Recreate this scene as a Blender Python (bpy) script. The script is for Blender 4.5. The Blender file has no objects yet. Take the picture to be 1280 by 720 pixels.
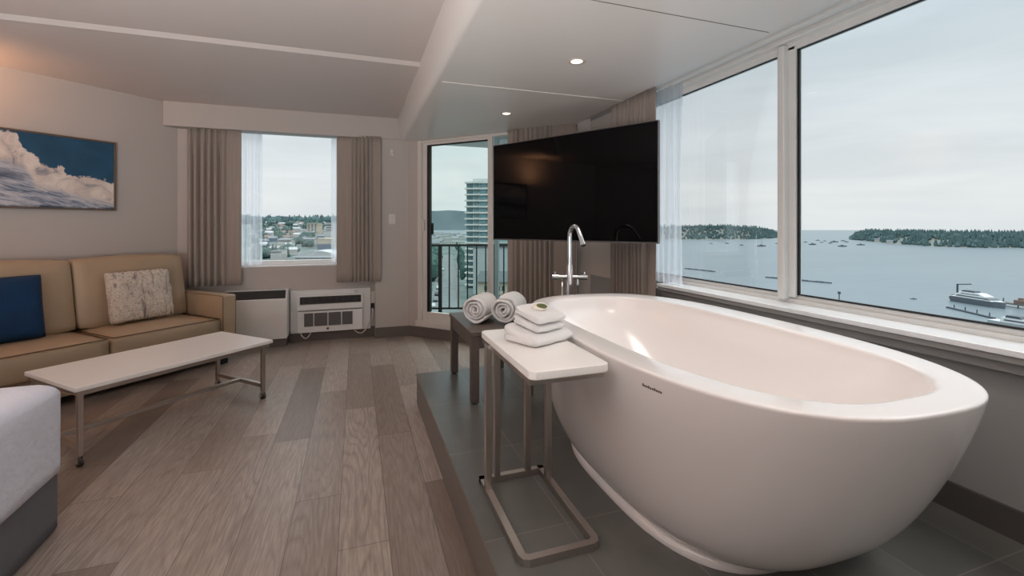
import bpy, bmesh, math, random
from mathutils import Vector, Matrix, noise
R2 = math.sqrt(.5)
PI = math.pi
scene = bpy.context.scene
COL = scene.collection

# ------------------------------------------------------------------ materials
def s2l(c):
    return c/12.92 if c <= .04045 else ((c+.055)/1.055)**2.4
def rgb(r, g, b):
    return (s2l(r/255), s2l(g/255), s2l(b/255), 1)

class NT:
    def __init__(self, nt): self.t = nt; self.n = nt.nodes; self.l = nt.links
    def new(self, typ, **kw):
        nd = self.n.new(typ)
        for k, v in kw.items():
            if k.startswith('i_'):
                nd.inputs[k[2:].replace('_', ' ')].default_value = v
            else: setattr(nd, k, v)
        return nd
    def link(self, a, b): self.l.new(a, b)
    def math(self, op, a, b=None, c=None, clamp=False):
        nd = self.n.new('ShaderNodeMath'); nd.operation = op; nd.use_clamp = clamp
        for i, v in enumerate((a, b, c)):
            if v is None: continue
            if isinstance(v, (int, float)): nd.inputs[i].default_value = v
            else: self.l.new(v, nd.inputs[i])
        return nd.outputs[0]
    def mix(self, f, a, b, blend='MIX'):
        nd = self.n.new('ShaderNodeMix'); nd.data_type = 'RGBA'; nd.blend_type = blend
        for s, v in ((0, f), (6, a), (7, b)):
            if isinstance(v, (int, float, tuple)): nd.inputs[s].default_value = v
            else: self.l.new(v, nd.inputs[s])
        return nd.outputs[2]
    def ramp(self, f, stops, interp='LINEAR'):
        nd = self.n.new('ShaderNodeValToRGB'); cr = nd.color_ramp; cr.interpolation = interp
        while len(cr.elements) < len(stops): cr.elements.new(.5)
        for e, (p, c) in zip(cr.elements, stops):
            e.position = p; e.color = c if isinstance(c, tuple) else (c, c, c, 1)
        self.l.new(f, nd.inputs[0]); return nd.outputs[0]
    def coords(self, scale=(1, 1, 1), loc=(0, 0, 0), rot=(0, 0, 0), kind='Object'):
        tc = self.n.new('ShaderNodeTexCoord'); mp = self.n.new('ShaderNodeMapping')
        mp.inputs['Scale'].default_value = scale; mp.inputs['Location'].default_value = loc
        mp.inputs['Rotation'].default_value = rot
        self.l.new(tc.outputs[kind], mp.inputs[0]); return mp.outputs[0]
    def noise(self, vec, scale, detail=3, rough=.55, dist=0):
        nd = self.n.new('ShaderNodeTexNoise')
        nd.inputs['Scale'].default_value = scale; nd.inputs['Detail'].default_value = detail
        nd.inputs['Roughness'].default_value = rough; nd.inputs['Distortion'].default_value = dist
        self.l.new(vec, nd.inputs['Vector']); return nd.outputs['Fac']
    def bump(self, h, strength=.3, dist=.01):
        nd = self.n.new('ShaderNodeBump'); nd.inputs['Strength'].default_value = strength
        nd.inputs['Distance'].default_value = dist; self.l.new(h, nd.inputs['Height']); return nd.outputs[0]

def newmat(name):
    m = bpy.data.materials.new(name); m.use_nodes = True
    t = NT(m.node_tree); b = m.node_tree.nodes['Principled BSDF']
    return m, t, b

def mat(name, col, rough=.5, metal=0, var=.06, nscale=12, bump=0, bscale=60, bdist=.003, stretch=(1, 1, 1), spec=.5, coat=0, sheen=0):
    m, t, b = newmat(name)
    v = t.coords(stretch)
    n = t.noise(v, nscale, 3)
    lo = tuple(c*(1-var) for c in col[:3])+(1,); hi = tuple(min(1, c*(1+var)) for c in col[:3])+(1,)
    t.link(t.mix(n, lo, hi), b.inputs['Base Color'])
    b.inputs['Roughness'].default_value = rough; b.inputs['Metallic'].default_value = metal
    b.inputs['Specular IOR Level'].default_value = spec
    b.inputs['Coat Weight'].default_value = coat
    b.inputs['Sheen Weight'].default_value = sheen
    if bump:
        t.link(t.bump(t.noise(v, bscale, 4), bump, bdist), b.inputs['Normal'])
    return m

M = {}
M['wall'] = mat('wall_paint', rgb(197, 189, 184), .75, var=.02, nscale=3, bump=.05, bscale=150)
M['wall_shaded'] = mat('wall_paint_shaded', rgb(150, 148, 146), .7, var=.02, nscale=3, bump=.05, bscale=150)  # same wall paint, with the shade of the window side put into its colour
M['ceil'] = mat('ceiling_paint', rgb(208, 199, 195), .7, var=.015, nscale=2)
M['soffit'] = mat('soffit_satin', rgb(226, 221, 217), .3, var=.015, nscale=2, spec=.45)
M['trim'] = mat('white_trim', rgb(226, 220, 214), .4, var=.02)
M['frame'] = mat('window_frame', rgb(222, 222, 220), .4, var=.02)
M['sillw'] = mat('sill_gloss', rgb(246, 248, 250), .10, var=.01, spec=1.0)
M['base'] = mat('baseboard_taupe', rgb(108, 99, 94), .5, var=.06, nscale=20)
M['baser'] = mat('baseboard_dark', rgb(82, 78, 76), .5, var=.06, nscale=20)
M['black'] = mat('black_rubber', rgb(22, 22, 24), .4, var=.1)
M['blackm'] = mat('black_metal', rgb(28, 28, 28), .4, var=.1, metal=.2)
M['tub'] = mat('tub_acrylic', rgb(243, 238, 236), .17, var=.006, nscale=2, spec=.75, coat=.12)
M['chrome'] = mat('chrome', (.82, .83, .84, 1), .08, metal=1, var=.01)
M['steel'] = mat('brushed_nickel', rgb(196, 188, 182), .36, metal=1, var=.05, nscale=80, stretch=(1, 1, .05))
M['whitetop'] = mat('white_laminate', rgb(246, 242, 238), .3, var=.01)
M['towel'] = mat('towel_cotton', rgb(250, 248, 247), .95, var=.03, nscale=60, bump=.9, bscale=420, bdist=.004, sheen=.3)
M['leather'] = mat('tan_leather', rgb(178, 156, 130), .42, var=.08, nscale=6, bump=.12, bscale=220, bdist=.002)
M['piping'] = mat('dark_leather_piping', rgb(118, 92, 66), .45, var=.05)
M['navy'] = mat('navy_velvet', rgb(2, 50, 88), .85, var=.3, nscale=9, sheen=.0, bump=.15, bscale=300)
M['duvet'] = mat('white_duvet', rgb(234, 236, 248), .9, var=.02, nscale=8, bump=.4, bscale=10, bdist=.03)
M['skirt'] = mat('grey_bed_skirt', rgb(112, 112, 118), .9, var=.08, nscale=30, bump=.2, bscale=200)
M['cab'] = mat('cabinet_white', rgb(232, 230, 228), .4, var=.01)
M['acw'] = mat('ac_white', rgb(240, 238, 236), .4, var=.01)
M['grille'] = mat('grille_grey', rgb(96, 92, 92), .6, var=.1, nscale=40)
M['grille_d'] = mat('grille_dark', rgb(46, 44, 44), .5, var=.2, nscale=60)
M['slat'] = mat('slat_grey', rgb(120, 116, 114), .6)
M['plastic'] = mat('white_plastic', rgb(225, 220, 212), .35, var=.01)
M['concrete'] = mat('balcony_concrete', rgb(84, 86, 83), .8, var=.1)
M['logo'] = mat('logo_grey', rgb(96, 84, 80), .4)
M['soap'] = mat('soap_white', rgb(236, 228, 214), .5, var=.02)
M['olive'] = mat('olive_label', rgb(92, 104, 36), .5, var=.2, nscale=200)
M['darkol'] = mat('dark_olive_print', rgb(46, 58, 22), .5)
M['wheel'] = mat('caster_wheel', rgb(58, 52, 48), .5)
M['screw'] = mat('lamp_ring', rgb(212, 200, 186), .35)

def m_drape(name, c1, c2):
    m, t, b = newmat(name)
    v = t.coords((1, 1, 1)); n = t.noise(v, 300, 2)
    n2 = t.noise(t.coords((14, 14, .6)), 3, 3)
    c = t.mix(n2, c1, c2)
    t.link(c, b.inputs['Base Color']); b.inputs['Roughness'].default_value = .7
    b.inputs['Sheen Weight'].default_value = .25
    t.link(t.bump(n, .15, .002), b.inputs['Normal'])
    return m
M['drape'] = m_drape('drape_greige', rgb(150, 138, 130), rgb(176, 163, 154))

def m_sheer():
    m, t, b = newmat('sheer_voile')
    n = t.noise(t.coords((9, 9, .3)), 5, 2)
    tr = t.new('ShaderNodeBsdfTransparent'); tl = t.new('ShaderNodeBsdfTranslucent'); df = t.new('ShaderNodeBsdfDiffuse')
    tl.inputs[0].default_value = (.93, .95, 1, 1); df.inputs[0].default_value = (.8, .82, .9, 1)
    m1 = t.new('ShaderNodeMixShader'); m1.inputs[0].default_value = .05
    t.link(tl.outputs[0], m1.inputs[1]); t.link(df.outputs[0], m1.inputs[2])
    m2 = t.new('ShaderNodeMixShader')
    t.link(t.math('MULTIPLY_ADD', n, .6, .2), m2.inputs[0])
    t.link(tr.outputs[0], m2.inputs[1]); t.link(m1.outputs[0], m2.inputs[2])
    t.link(m2.outputs[0], m.node_tree.nodes['Material Output'].inputs[0])
    return m
M['sheer'] = m_sheer()

def m_glass(name, tint=(.97, .985, .98, 1), refl=.16):
    m, t, b = newmat(name)
    tr = t.new('ShaderNodeBsdfTransparent'); tr.inputs[0].default_value = tint
    gl = t.new('ShaderNodeBsdfGlossy'); gl.inputs['Roughness'].default_value = .01
    lw = t.new('ShaderNodeFresnel'); lw.inputs[0].default_value = 1.45
    f = t.math('MULTIPLY', lw.outputs[0], refl)
    mx = t.new('ShaderNodeMixShader'); t.link(f, mx.inputs[0])
    t.link(tr.outputs[0], mx.inputs[1]); t.link(gl.outputs[0], mx.inputs[2])
    t.link(mx.outputs[0], m.node_tree.nodes['Material Output'].inputs[0])
    return m
M['glass'] = m_glass('window_glass')
M['glassd'] = m_glass('door_glass', (.9, .965, .945, 1))

def m_emit(name, col, st):
    m, t, b = newmat(name)
    b.inputs['Base Color'].default_value = col
    b.inputs['Emission Color'].default_value = col; b.inputs['Emission Strength'].default_value = st
    return m
M['lamp'] = m_emit('downlight_lens', (1, .86, .72, 1), 2.5)

def m_floor():
    m, t, b = newmat('vinyl_plank_floor')
    tc = t.new('ShaderNodeTexCoord'); sx = t.new('ShaderNodeSeparateXYZ'); t.link(tc.outputs['Object'], sx.inputs[0])
    W, L = .192, 1.42
    xr = t.math('DIVIDE', t.math('ADD', sx.outputs[0], 10.05), W)
    row = t.math('FLOOR', xr); fx = t.math('FRACT', xr)
    # per-row random shift
    wn = t.new('ShaderNodeTexWhiteNoise'); wn.noise_dimensions = '1D'; t.link(row, wn.inputs['W'])
    yr = t.math('ADD', t.math('DIVIDE', sx.outputs[1], L), t.math('MULTIPLY', wn.outputs['Value'], 7.3))
    colm = t.math('FLOOR', yr); fy = t.math('FRACT', yr)
    cv = t.new('ShaderNodeCombineXYZ'); t.link(row, cv.inputs[0]); t.link(colm, cv.inputs[1])
    w2 = t.new('ShaderNodeTexWhiteNoise'); w2.noise_dimensions = '2D'; t.link(cv.outputs[0], w2.inputs['Vector'])
    rnd = w2.outputs['Value']
    # grain coordinates: stretched along the plank, shifted per plank
    gv = t.new('ShaderNodeCombineXYZ')
    t.link(t.math('ADD', sx.outputs[0], t.math('MULTIPLY', rnd, 13.7)), gv.inputs[0])
    t.link(t.math('ADD', t.math('MULTIPLY', sx.outputs[1], .085), t.math('MULTIPLY', rnd, 5.1)), gv.inputs[1])
    g1 = t.noise(gv.outputs[0], 9, 4, .6, .4)
    # growth rings: contour lines of the stretched noise
    rings = t.math('FRACT', t.math('MULTIPLY', t.noise(gv.outputs[0], 7, 1.2, .5, .1), 20))
    rings = t.math('ABSOLUTE', t.math('SUBTRACT', rings, .5))
    g2 = t.noise(gv.outputs[0], 95, 3, .6)
    tone = t.math('ADD', t.math('MULTIPLY', rnd, .6), t.math('MULTIPLY', g1, .4))
    c = t.ramp(tone, [(.12, rgb(132, 117, 107)), (.5, rgb(164, 150, 140)), (.88, rgb(192, 179, 169))])
    c = t.mix(t.math('MULTIPLY', t.ramp(rings, [(.0, 1.0), (.24, 0.0)]), t.math('MULTIPLY', t.math('FRACT', t.math('MULTIPLY', rnd, 7.77)), .36)), c, rgb(102, 88, 79))
    c = t.mix(t.math('MULTIPLY', t.ramp(g2, [(.42, 1.0), (.6, 0.0)]), .3), c, rgb(100, 84, 74))
    ex = t.math('MINIMUM', fx, t.math('SUBTRACT', 1, fx)); ey = t.math('MINIMUM', fy, t.math('SUBTRACT', 1, fy))
    gap = t.math('MAXIMUM', t.math('LESS_THAN', ex, .008), t.math('LESS_THAN', ey, .0012))
    c = t.mix(t.math('MULTIPLY', gap, .6), c, rgb(58, 48, 42))
    t.link(c, b.inputs['Base Color'])
    t.link(t.math('MULTIPLY_ADD', g2, .16, .26), b.inputs['Roughness'])
    b.inputs['Specular IOR Level'].default_value = .5
    t.link(t.bump(t.math('SUBTRACT', t.math('MULTIPLY', g2, .4), gap), .15, .002), b.inputs['Normal'])
    return m
M['floor'] = m_floor()

def m_tile():
    m, t, b = newmat('slate_tile')
    tc = t.new('ShaderNodeTexCoord'); sx = t.new('ShaderNodeSeparateXYZ'); t.link(tc.outputs['Object'], sx.inputs[0])
    def ed(o, off, w):
        r = t.math('DIVIDE', t.math('ADD', o, off), w); f = t.math('FRACT', r)
        return t.math('MULTIPLY', t.math('MINIMUM', f, t.math('SUBTRACT', 1, f)), w), t.math('FLOOR', r)
    ex, ix = ed(sx.outputs[0], 3-.10, .30); ey, iy = ed(sx.outputs[1], 6-.24-.0, .60)
    gap = t.math('LESS_THAN', t.math('MINIMUM', ex, ey), .0022)
    cv = t.new('ShaderNodeCombineXYZ'); t.link(ix, cv.inputs[0]); t.link(iy, cv.inputs[1])
    w2 = t.new('ShaderNodeTexWhiteNoise'); w2.noise_dimensions = '2D'; t.link(cv.outputs[0], w2.inputs['Vector'])
    n = t.noise(tc.outputs['Object'], 7, 5, .65)
    tone = t.math('ADD', t.math('MULTIPLY', n, .7), t.math('MULTIPLY', w2.outputs['Value'], .3))
    c = t.ramp(tone, [(.2, rgb(90, 90, 87)), (.8, rgb(112, 111, 107))])
    c = t.mix(t.math('MULTIPLY', gap, .8), c, rgb(136, 130, 122))
    t.link(c, b.inputs['Base Color'])
    t.link(t.math('MULTIPLY_ADD', n, .15, .24), b.inputs['Roughness'])
    t.link(t.bump(t.math('SUBTRACT', t.math('MULTIPLY', n, .6), gap), .12, .002), b.inputs['Normal'])
    return m
M['tile'] = m_tile()

def m_wood(name, c1, c2, rough=.45):
    m, t, b = newmat(name)
    g = t.noise(t.coords((30, 2, 30)), 2, 4, .6, .3)
    t.link(t.mix(g, c1, c2), b.inputs['Base Color']); b.inputs['Roughness'].default_value = rough
    t.link(t.bump(g, .1, .002), b.inputs['Normal'])
    return m
M['bench'] = m_wood('bench_wood', rgb(84, 74, 68), rgb(112, 101, 94))
M['riser'] = m_wood('riser_wood', rgb(112, 105, 100), rgb(128, 120, 114))

def m_fur():
    m, t, b = newmat('faux_fur_stripes')
    n = t.noise(t.coords((9, 9, 1.1)), 2.4, 3, .6, .5)
    c = t.ramp(n, [(.27, rgb(110, 102, 96)), (.35, rgb(172, 156, 144)), (.42, rgb(236, 218, 202)), (.6, rgb(250, 236, 222)), (.68, rgb(196, 176, 160)), (.76, rgb(128, 116, 108))])
    k = t.noise(t.coords((1, 1, 2.2)), 48, 3, .7)
    c = t.mix(t.ramp(k, [(.36, .6), (.5, 0.0)]), c, rgb(150, 136, 124))
    t.link(c, b.inputs['Base Color']); b.inputs['Roughness'].default_value = .95; b.inputs['Sheen Weight'].default_value = .3
    t.link(t.bump(k, 1, .02), b.inputs['Normal'])
    return m
M['fur'] = m_fur()

def m_tv():
    m, t, b = newmat('tv_screen_glass')
    n = t.noise(t.coords(), 2, 2)
    t.link(t.mix(n, (.0015, .0015, .002, 1), (.0025, .0025, .003, 1)), b.inputs['Base Color'])
    b.inputs['Roughness'].default_value = .03; b.inputs['Specular IOR Level'].default_value = .13
    return m
M['tv'] = m_tv()

def m_art(x0, x1, z0, z1):
    m, t, b = newmat('cloud_painting')
    tc = t.new('ShaderNodeTexCoord'); sx = t.new('ShaderNodeSeparateXYZ'); t.link(tc.outputs['Object'], sx.inputs[0])
    u = t.math('DIVIDE', t.math('SUBTRACT', sx.outputs[0], x0), x1-x0)
    v = t.math('DIVIDE', t.math('SUBTRACT', sx.outputs[2], z0), z1-z0)
    nv = t.new('ShaderNodeCombineXYZ'); t.link(t.math('MULTIPLY', u, 2.0), nv.inputs[0]); t.link(v, nv.inputs[1])
    def fc(f, pts):
        nd = t.new('ShaderNodeFloatCurve'); cu = nd.mapping.curves[0]
        while len(cu.points) < len(pts): cu.points.new(.5, .5)
        for p, q in zip(cu.points, pts): p.location = q; p.handle_type = 'VECTOR'
        nd.mapping.update(); t.link(f, nd.inputs['Value']); return nd.outputs[0]
    edge = fc(u, [(0, .9), (.3, .98), (.50, .99), (.535, .97), (.56, .80), (.6, .74), (.64, .62), (.68, .58), (.73, .6), (.755, .50), (.80, .45), (.845, .49), (.92, .45), (1, .43)])
    nz = t.noise(nv.outputs[0], 11, 6, .65, .4)
    edge = t.math('ADD', edge, t.math('MULTIPLY', t.math('SUBTRACT', nz, .5), .22))
    cloud = t.math('MULTIPLY', t.math('SUBTRACT', edge, v), 45, clamp=True)
    n1 = t.noise(nv.outputs[0], 4, 6, .62, 1.2); n2 = t.noise(nv.outputs[0], 3, 4, .5, .5)
    sky = t.mix(n2, rgb(20, 62, 92), rgb(48, 98, 130))
    cc = t.ramp(n1, [(.3, rgb(150, 148, 158)), (.43, rgb(220, 206, 198)), (.6, rgb(244, 232, 222)), (.8, rgb(196, 188, 190))])
    # swirling blue-grey water in the lower half, dark rim at the very bottom
    sv = t.new('ShaderNodeCombineXYZ'); t.link(t.math('MULTIPLY', u, 1.4), sv.inputs[0]); t.link(t.math('ADD', t.math('MULTIPLY', v, 3), t.math('MULTIPLY', u, 1.8)), sv.inputs[1])
    n3 = t.noise(sv.outputs[0], 5, 5, .6, 1.6)
    sw = t.ramp(n3, [(.30, rgb(66, 86, 112)), (.42, rgb(140, 150, 170)), (.58, rgb(206, 206, 212)), (.75, rgb(150, 154, 168))])
    low = fc(u, [(0, .62), (.5, .66), (.56, .62), (.62, .34), (.75, .26), (1, .12)])
    lowm = t.math('MULTIPLY', t.math('SUBTRACT', t.math('ADD', low, t.math('MULTIPLY', t.math('SUBTRACT', n1, .5), .3)), v), 9, clamp=True)
    cc = t.mix(lowm, cc, sw)
    bl = fc(u, [(0, .45), (.5, .5), (.56, .44), (.60, .33), (.64, .0), (1, .0)])
    bl2 = fc(u, [(0, .2), (.5, .34), (.56, .33), (.6, .36), (.64, .1), (1, .0)])
    patch = t.math('MULTIPLY', t.math('MULTIPLY', t.math('SUBTRACT', t.math('ADD', bl, t.math('MULTIPLY', t.math('SUBTRACT', n3, .5), .25)), v), 12, clamp=True),
                   t.math('MULTIPLY', t.math('SUBTRACT', v, bl2), 12, clamp=True))
    cc = t.mix(t.math('MULTIPLY', patch, .85), cc, rgb(38, 56, 86))
    bot = t.math('MULTIPLY', t.math('SUBTRACT', t.math('ADD', .03, t.math('MULTIPLY', t.math('SUBTRACT', n1, .5), .12)), v), 25, clamp=True)
    cc = t.mix(bot, cc, rgb(36, 56, 76))
    t.link(t.mix(cloud, sky, cc), b.inputs['Base Color'])
    b.inputs['Roughness'].default_value = .55
    t.link(t.bump(n1, .2, .004), b.inputs['Normal'])
    return m

def m_sea():
    m, t, b = newmat('harbour_water')
    v = t.coords((.02, .05, 1)); n = t.noise(v, 1, 5, .65)
    v2 = t.coords((.0012, .006, 1), rot=(0, 0, .5)); n2 = t.noise(v2, 2, 4, .6)
    t.link(t.mix(n2, (.072, .105, .125, 1), (.115, .150, .168, 1)), b.inputs['Base Color'])
    b.inputs['Roughness'].default_value = .35; b.inputs['Specular IOR Level'].default_value = .3
    t.link(t.bump(n, .25, 2), b.inputs['Normal'])
    return m
M['sea'] = m_sea()
EXT = .56
def dim(c): return (c[0]*EXT, c[1]*EXT, c[2]*EXT, 1)
def m_scape(name, stops, scale, detail=5, rough=.9):
    stops = [(p, dim(c)) for p, c in stops]
    m, t, b = newmat(name)
    n = t.noise(t.coords(), scale, detail, .65)
    t.link(t.ramp(n, stops), b.inputs['Base Color']); b.inputs['Roughness'].default_value = rough
    b.inputs['Specular IOR Level'].default_value = .1
    return m
M['forest'] = m_scape('hazy_fir_forest', [(.35, rgb(78, 106, 110)), (.5, rgb(92, 120, 122)), (.65, rgb(108, 134, 134))], .06)  # distance haze is blended into these greens
M['island'] = m_scape('island_shore', [(.35, rgb(128, 138, 134)), (.5, rgb(150, 150, 142)), (.65, rgb(122, 144, 142))], .03)
M['city'] = m_scape('city_ground', [(.3, rgb(70, 94, 92)), (.45, rgb(92, 112, 108)), (.55, rgb(128, 140, 138)), (.7, rgb(80, 106, 102))], .035)
M['treeg'] = m_scape('town_tree', [(.35, rgb(62, 90, 92)), (.5, rgb(80, 108, 104)), (.65, rgb(100, 126, 114))], .12)
M['hills'] = m_scape('far_hills', [(.35, rgb(138, 158, 166)), (.65, rgb(156, 174, 180))], .004)
M['road'] = m_scape('asphalt', [(.3, rgb(120, 128, 130)), (.7, rgb(142, 148, 148))], .2)
#M['brick'] = m_scape('brown_wall', [(.3, rgb(98, 88, 80)), (.7, rgb(122, 110, 100))], .5)
M['h_white'] = mat('house_white', dim(rgb(205, 208, 205)), .8, nscale=.5)
M['h_cream'] = mat('house_cream', dim(rgb(208, 200, 180)), .8, nscale=.5)
M['h_blue'] = mat('house_blue', dim(rgb(110, 134, 152)), .8, nscale=.5)
M['r_grey'] = mat('roof_grey', dim(rgb(122, 132, 138)), .8, nscale=.5)
M['r_red'] = mat('roof_brown', dim(rgb(132, 112, 106)), .8, nscale=.5)
M['r_pale'] = mat('roof_pale', dim(rgb(188, 196, 198)), .8, nscale=.5)
M['tw_conc'] = mat('tower_concrete', dim(rgb(236, 240, 236)), .8, nscale=.3)
M['tw_glass'] = mat('tower_window_glass', dim(rgb(126, 168, 178)), .2, nscale=.3, var=.3)
M['boatw'] = mat('boat_white', dim(rgb(222, 230, 234)), .4, nscale=.5)
M['boatd'] = mat('boat_dark_hull', dim(rgb(122, 132, 142)), .4, nscale=.5)
M['boatg'] = mat('boat_window_dark', dim(rgb(50, 68, 78)), .3, nscale=.5)
M['log'] = mat('log_boom', dim(rgb(74, 88, 96)), .9, nscale=.3)
M['dock'] = mat('dock_timber', dim(rgb(120, 122, 118)), .9, nscale=.3)
M['cars'] = [mat('car_white', dim(rgb(205, 208, 208)), .4), mat('car_grey', dim(rgb(110, 116, 122)), .4), mat('car_dark', dim(rgb(60, 66, 74)), .4)]

# ------------------------------------------------------------------ mesh builder
class MB:
    def __init__(self): self.bm = bmesh.new()
    def box(self, x0, x1, y0, y1, z0, z1, bev=0, seg=2):
        bm = self.bm
        vs = [bm.verts.new((x, y, z)) for x in (x0, x1) for y in (y0, y1) for z in (z0, z1)]
        fs = [(0, 1, 3, 2), (4, 6, 7, 5), (0, 4, 5, 1), (2, 3, 7, 6), (0, 2, 6, 4), (1, 5, 7, 3)]
        faces = [bm.faces.new([vs[i] for i in f]) for f in fs]
        if bev:
            ed = list({e for f in faces for e in f.edges})
            bmesh.ops.bevel(bm, geom=ed, offset=bev, segments=seg, affect='EDGES', profile=.5)
        return self
    def prism(self, pts, z0, z1):
        bm = self.bm; n = len(pts)
        a = [bm.verts.new((p[0], p[1], z0)) for p in pts]; b = [bm.verts.new((p[0], p[1], z1)) for p in pts]
        bm.faces.new(a[::-1]); bm.faces.new(b)
        for i in range(n): bm.faces.new((a[i], a[(i+1) % n], b[(i+1) % n], b[i]))
        return self
    def obox(self, o, u, s0, s1, n0, n1, z0, z1):
        v = (u[1], -u[0])   # right-hand normal of u
        P = lambda s, n: (o[0]+u[0]*s+v[0]*n, o[1]+u[1]*s+v[1]*n)
        return self.prism([P(s0, n0), P(s0, n1), P(s1, n1), P(s1, n0)], z0, z1)
    def rings(self, rings, close=True, cap0=True, cap1=True):
        bm = self.bm
        R = [[bm.verts.new(p) for p in r] for r in rings]
        n = len(R[0])
        for a, b in zip(R, R[1:]):
            for i in range(n if close else n-1):
                j = (i+1) % n
                bm.faces.new((a[i], a[j], b[j], b[i]))
        if cap0: bm.faces.new(R[0][::-1])
        if cap1: bm.faces.new(R[-1])
        return self
    def tube(self, pts, r, seg=10, caps=True):
        pts = [Vector(p) for p in pts]; rs = r if isinstance(r, (list, tuple)) else [r]*len(pts)
        rings = []; up = None
        for i, p in enumerate(pts):
            d = (pts[min(i+1, len(pts)-1)]-pts[max(i-1, 0)]).normalized()
            if up is None:
                up = Vector((0, 0, 1)) if abs(d.z) < .9 else Vector((1, 0, 0))
            x = d.cross(up).normalized(); up = x.cross(d).normalized()
            rings.append([p+(x*math.cos(2*PI*k/seg)+up*math.sin(2*PI*k/seg))*rs[i] for k in range(seg)])
        return self.rings(rings, True, caps, caps)
    def lathe(self, prof, seg=24, c=(0, 0, 0), cap0=True, cap1=True):
        rings = [[(c[0]+r*math.cos(2*PI*k/seg), c[1]+r*math.sin(2*PI*k/seg), c[2]+z) for k in range(seg)] for r, z in prof]
        return self.rings(rings, True, cap0, cap1)
    def bar(self, p, q, w, h=None):
        p = Vector(p); q = Vector(q); h = h or w; d = (q-p).normalized()
        up = Vector((0, 0, 1)) if abs(d.z) < .9 else Vector((0, 1, 0))
        x = d.cross(up).normalized(); y = x.cross(d).normalized()
        rg = [[e+x*a*w/2+y*b*h/2 for a, b in ((-1, -1), (1, -1), (1, 1), (-1, 1))] for e in (p, q)]
        return self.rings(rg)
    def grid(self, f, nu, nv):
        bm = self.bm
        V = [[bm.verts.new(f(i/nu, j/nv)) for j in range(nv+1)] for i in range(nu+1)]
        for i in range(nu):
            for j in range(nv): bm.faces.new((V[i][j], V[i+1][j], V[i+1][j+1], V[i][j+1]))
        return self
    def build(self, name, m, parent=None, smooth=False, loc=None, auto=None):
        bmesh.ops.recalc_face_normals(self.bm, faces=self.bm.faces[:])
        if auto is not None:
            for e in self.bm.edges:
                if len(e.link_faces) == 2 and e.calc_face_angle() > math.radians(auto): e.smooth = False
            smooth = True
        if smooth:
            for f in self.bm.faces: f.smooth = True
        me = bpy.data.meshes.new(name); self.bm.to_mesh(me); self.bm.free()
        o = bpy.data.objects.new(name, me); COL.objects.link(o)
        for mm in (m if isinstance(m, list) else [m]): me.materials.append(mm)
        if parent: o.parent = parent
        if loc:
            me.transform(Matrix.Translation(-Vector(loc))); o.location = loc
        return o

def tag(o, label, cat, group=None, kind=None):
    o['label'] = label; o['category'] = cat
    if group: o['group'] = group
    if kind: o['kind'] = kind
    return o
def thing(name, label, cat, loc=(0, 0, 0), rz=0, group=None):
    o = bpy.data.objects.new(name, None); COL.objects.link(o); o.empty_display_size = .1
    o.location = loc; o.rotation_euler = (0, 0, rz)
    return tag(o, label, cat, group)
def struct(o): o['kind'] = 'structure'; return o
def copy_tree(o, parent=None):
    c = o.copy(); COL.objects.link(c); c.parent = parent
    for ch in [x for x in o.children]: copy_tree(ch, c)
    return c

# ------------------------------------------------------------------ camera
H = 1.25
TH = math.atan(195/565)
FW = Vector((math.sin(TH), math.cos(TH), 0)); RT = Vector((math.cos(TH), -math.sin(TH), 0))
cd = bpy.data.cameras.new('camera'); cam = bpy.data.objects.new('camera', cd); COL.objects.link(cam)
cam.location = (0, 0, H); cam.rotation_euler = (PI/2, 0, -TH)
cd.sensor_width = 36; cd.lens = 36*565/1280; cd.shift_y = -(360-283)/1280
cd.clip_start = .05; cd.clip_end = 20000
scene.camera = cam
HZ = 283
def far(x, y, t):      # a point of the landscape seen at bearing x, height y, t metres ahead
    p = FW*t+RT*((x-640)/565*t); return Vector((p.x, p.y, H+(HZ-y)/565*t))
def on_z(x, y, z):     # the same on a level plane
    return far(x, y, (z-H)*565/(HZ-y))

# ------------------------------------------------------------------ room shell
ZC, ZS, HP = 2.472, 2.22, .2075
CN = (-1.695, 5.39); U45 = (R2, R2)
DO = (.57, 5.28); DU = (R2, -R2)          # door wall origin and direction; right-hand normal of DU points into the room
XR = 2.08
b = MB(); b.prism([(-4.3, -2.6), (2.2, -2.6), (2.2, 3.75), (.6, 5.35), (.6, 5.5), (-1.8, 5.5), (-4.3, 3.0)], -.1, 0)
struct(b.build('floor', M['floor']))
b = MB(); b.box(.407, XR, -2.6, 3.246, 0, HP-.012)
pf = struct(b.build('floor_platform', M['riser']))
b = MB(); b.box(.402, XR, -2.6, 3.25, HP-.012, HP, .002, 1); b.build('tile_top', M['tile'], pf)
# left (slanted) wall, u runs from the corner back towards the camera
b = MB(); b.obox(CN, U45, -3.65, 0.1, -.15, 0, 0, 2.6); struct(b.build('wall_left', M['wall']))
b = MB(); b.box(-4.4, -4.25, -2.6, 2.95, 0, 2.6); struct(b.build('wall_far_left', M['wall']))
b = MB(); b.box(-4.4, 2.25, -2.75, -2.6, 0, 2.6); struct(b.build('wall_rear', M['wall']))
b = MB()
WX0, WX1, WZ0, WZ1 = -1.27, -.08, .83, 2.30
b.box(-1.9, .21, 5.39, 5.55, 0, WZ0); b.box(-1.9, .21, 5.39, 5.55, WZ1, 2.6)
b.box(-1.9, WX0, 5.39, 5.55, WZ0, WZ1); b.box(WX1, .21, 5.39, 5.55, WZ0, WZ1)
b.prism([(.205, 5.28), (.57, 5.28), (.66, 5.37), (.66, 5.55), (.205, 5.55)], 0, 2.6)
struct(b.build('wall_back', M['wall']))
b = MB(); b.obox(DO, DU, 0.0, .136, -.14, 0, 0, 2.6); b.obox(DO, DU, 2.0, 2.2, -.14, 0, 0, 2.6)
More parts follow.
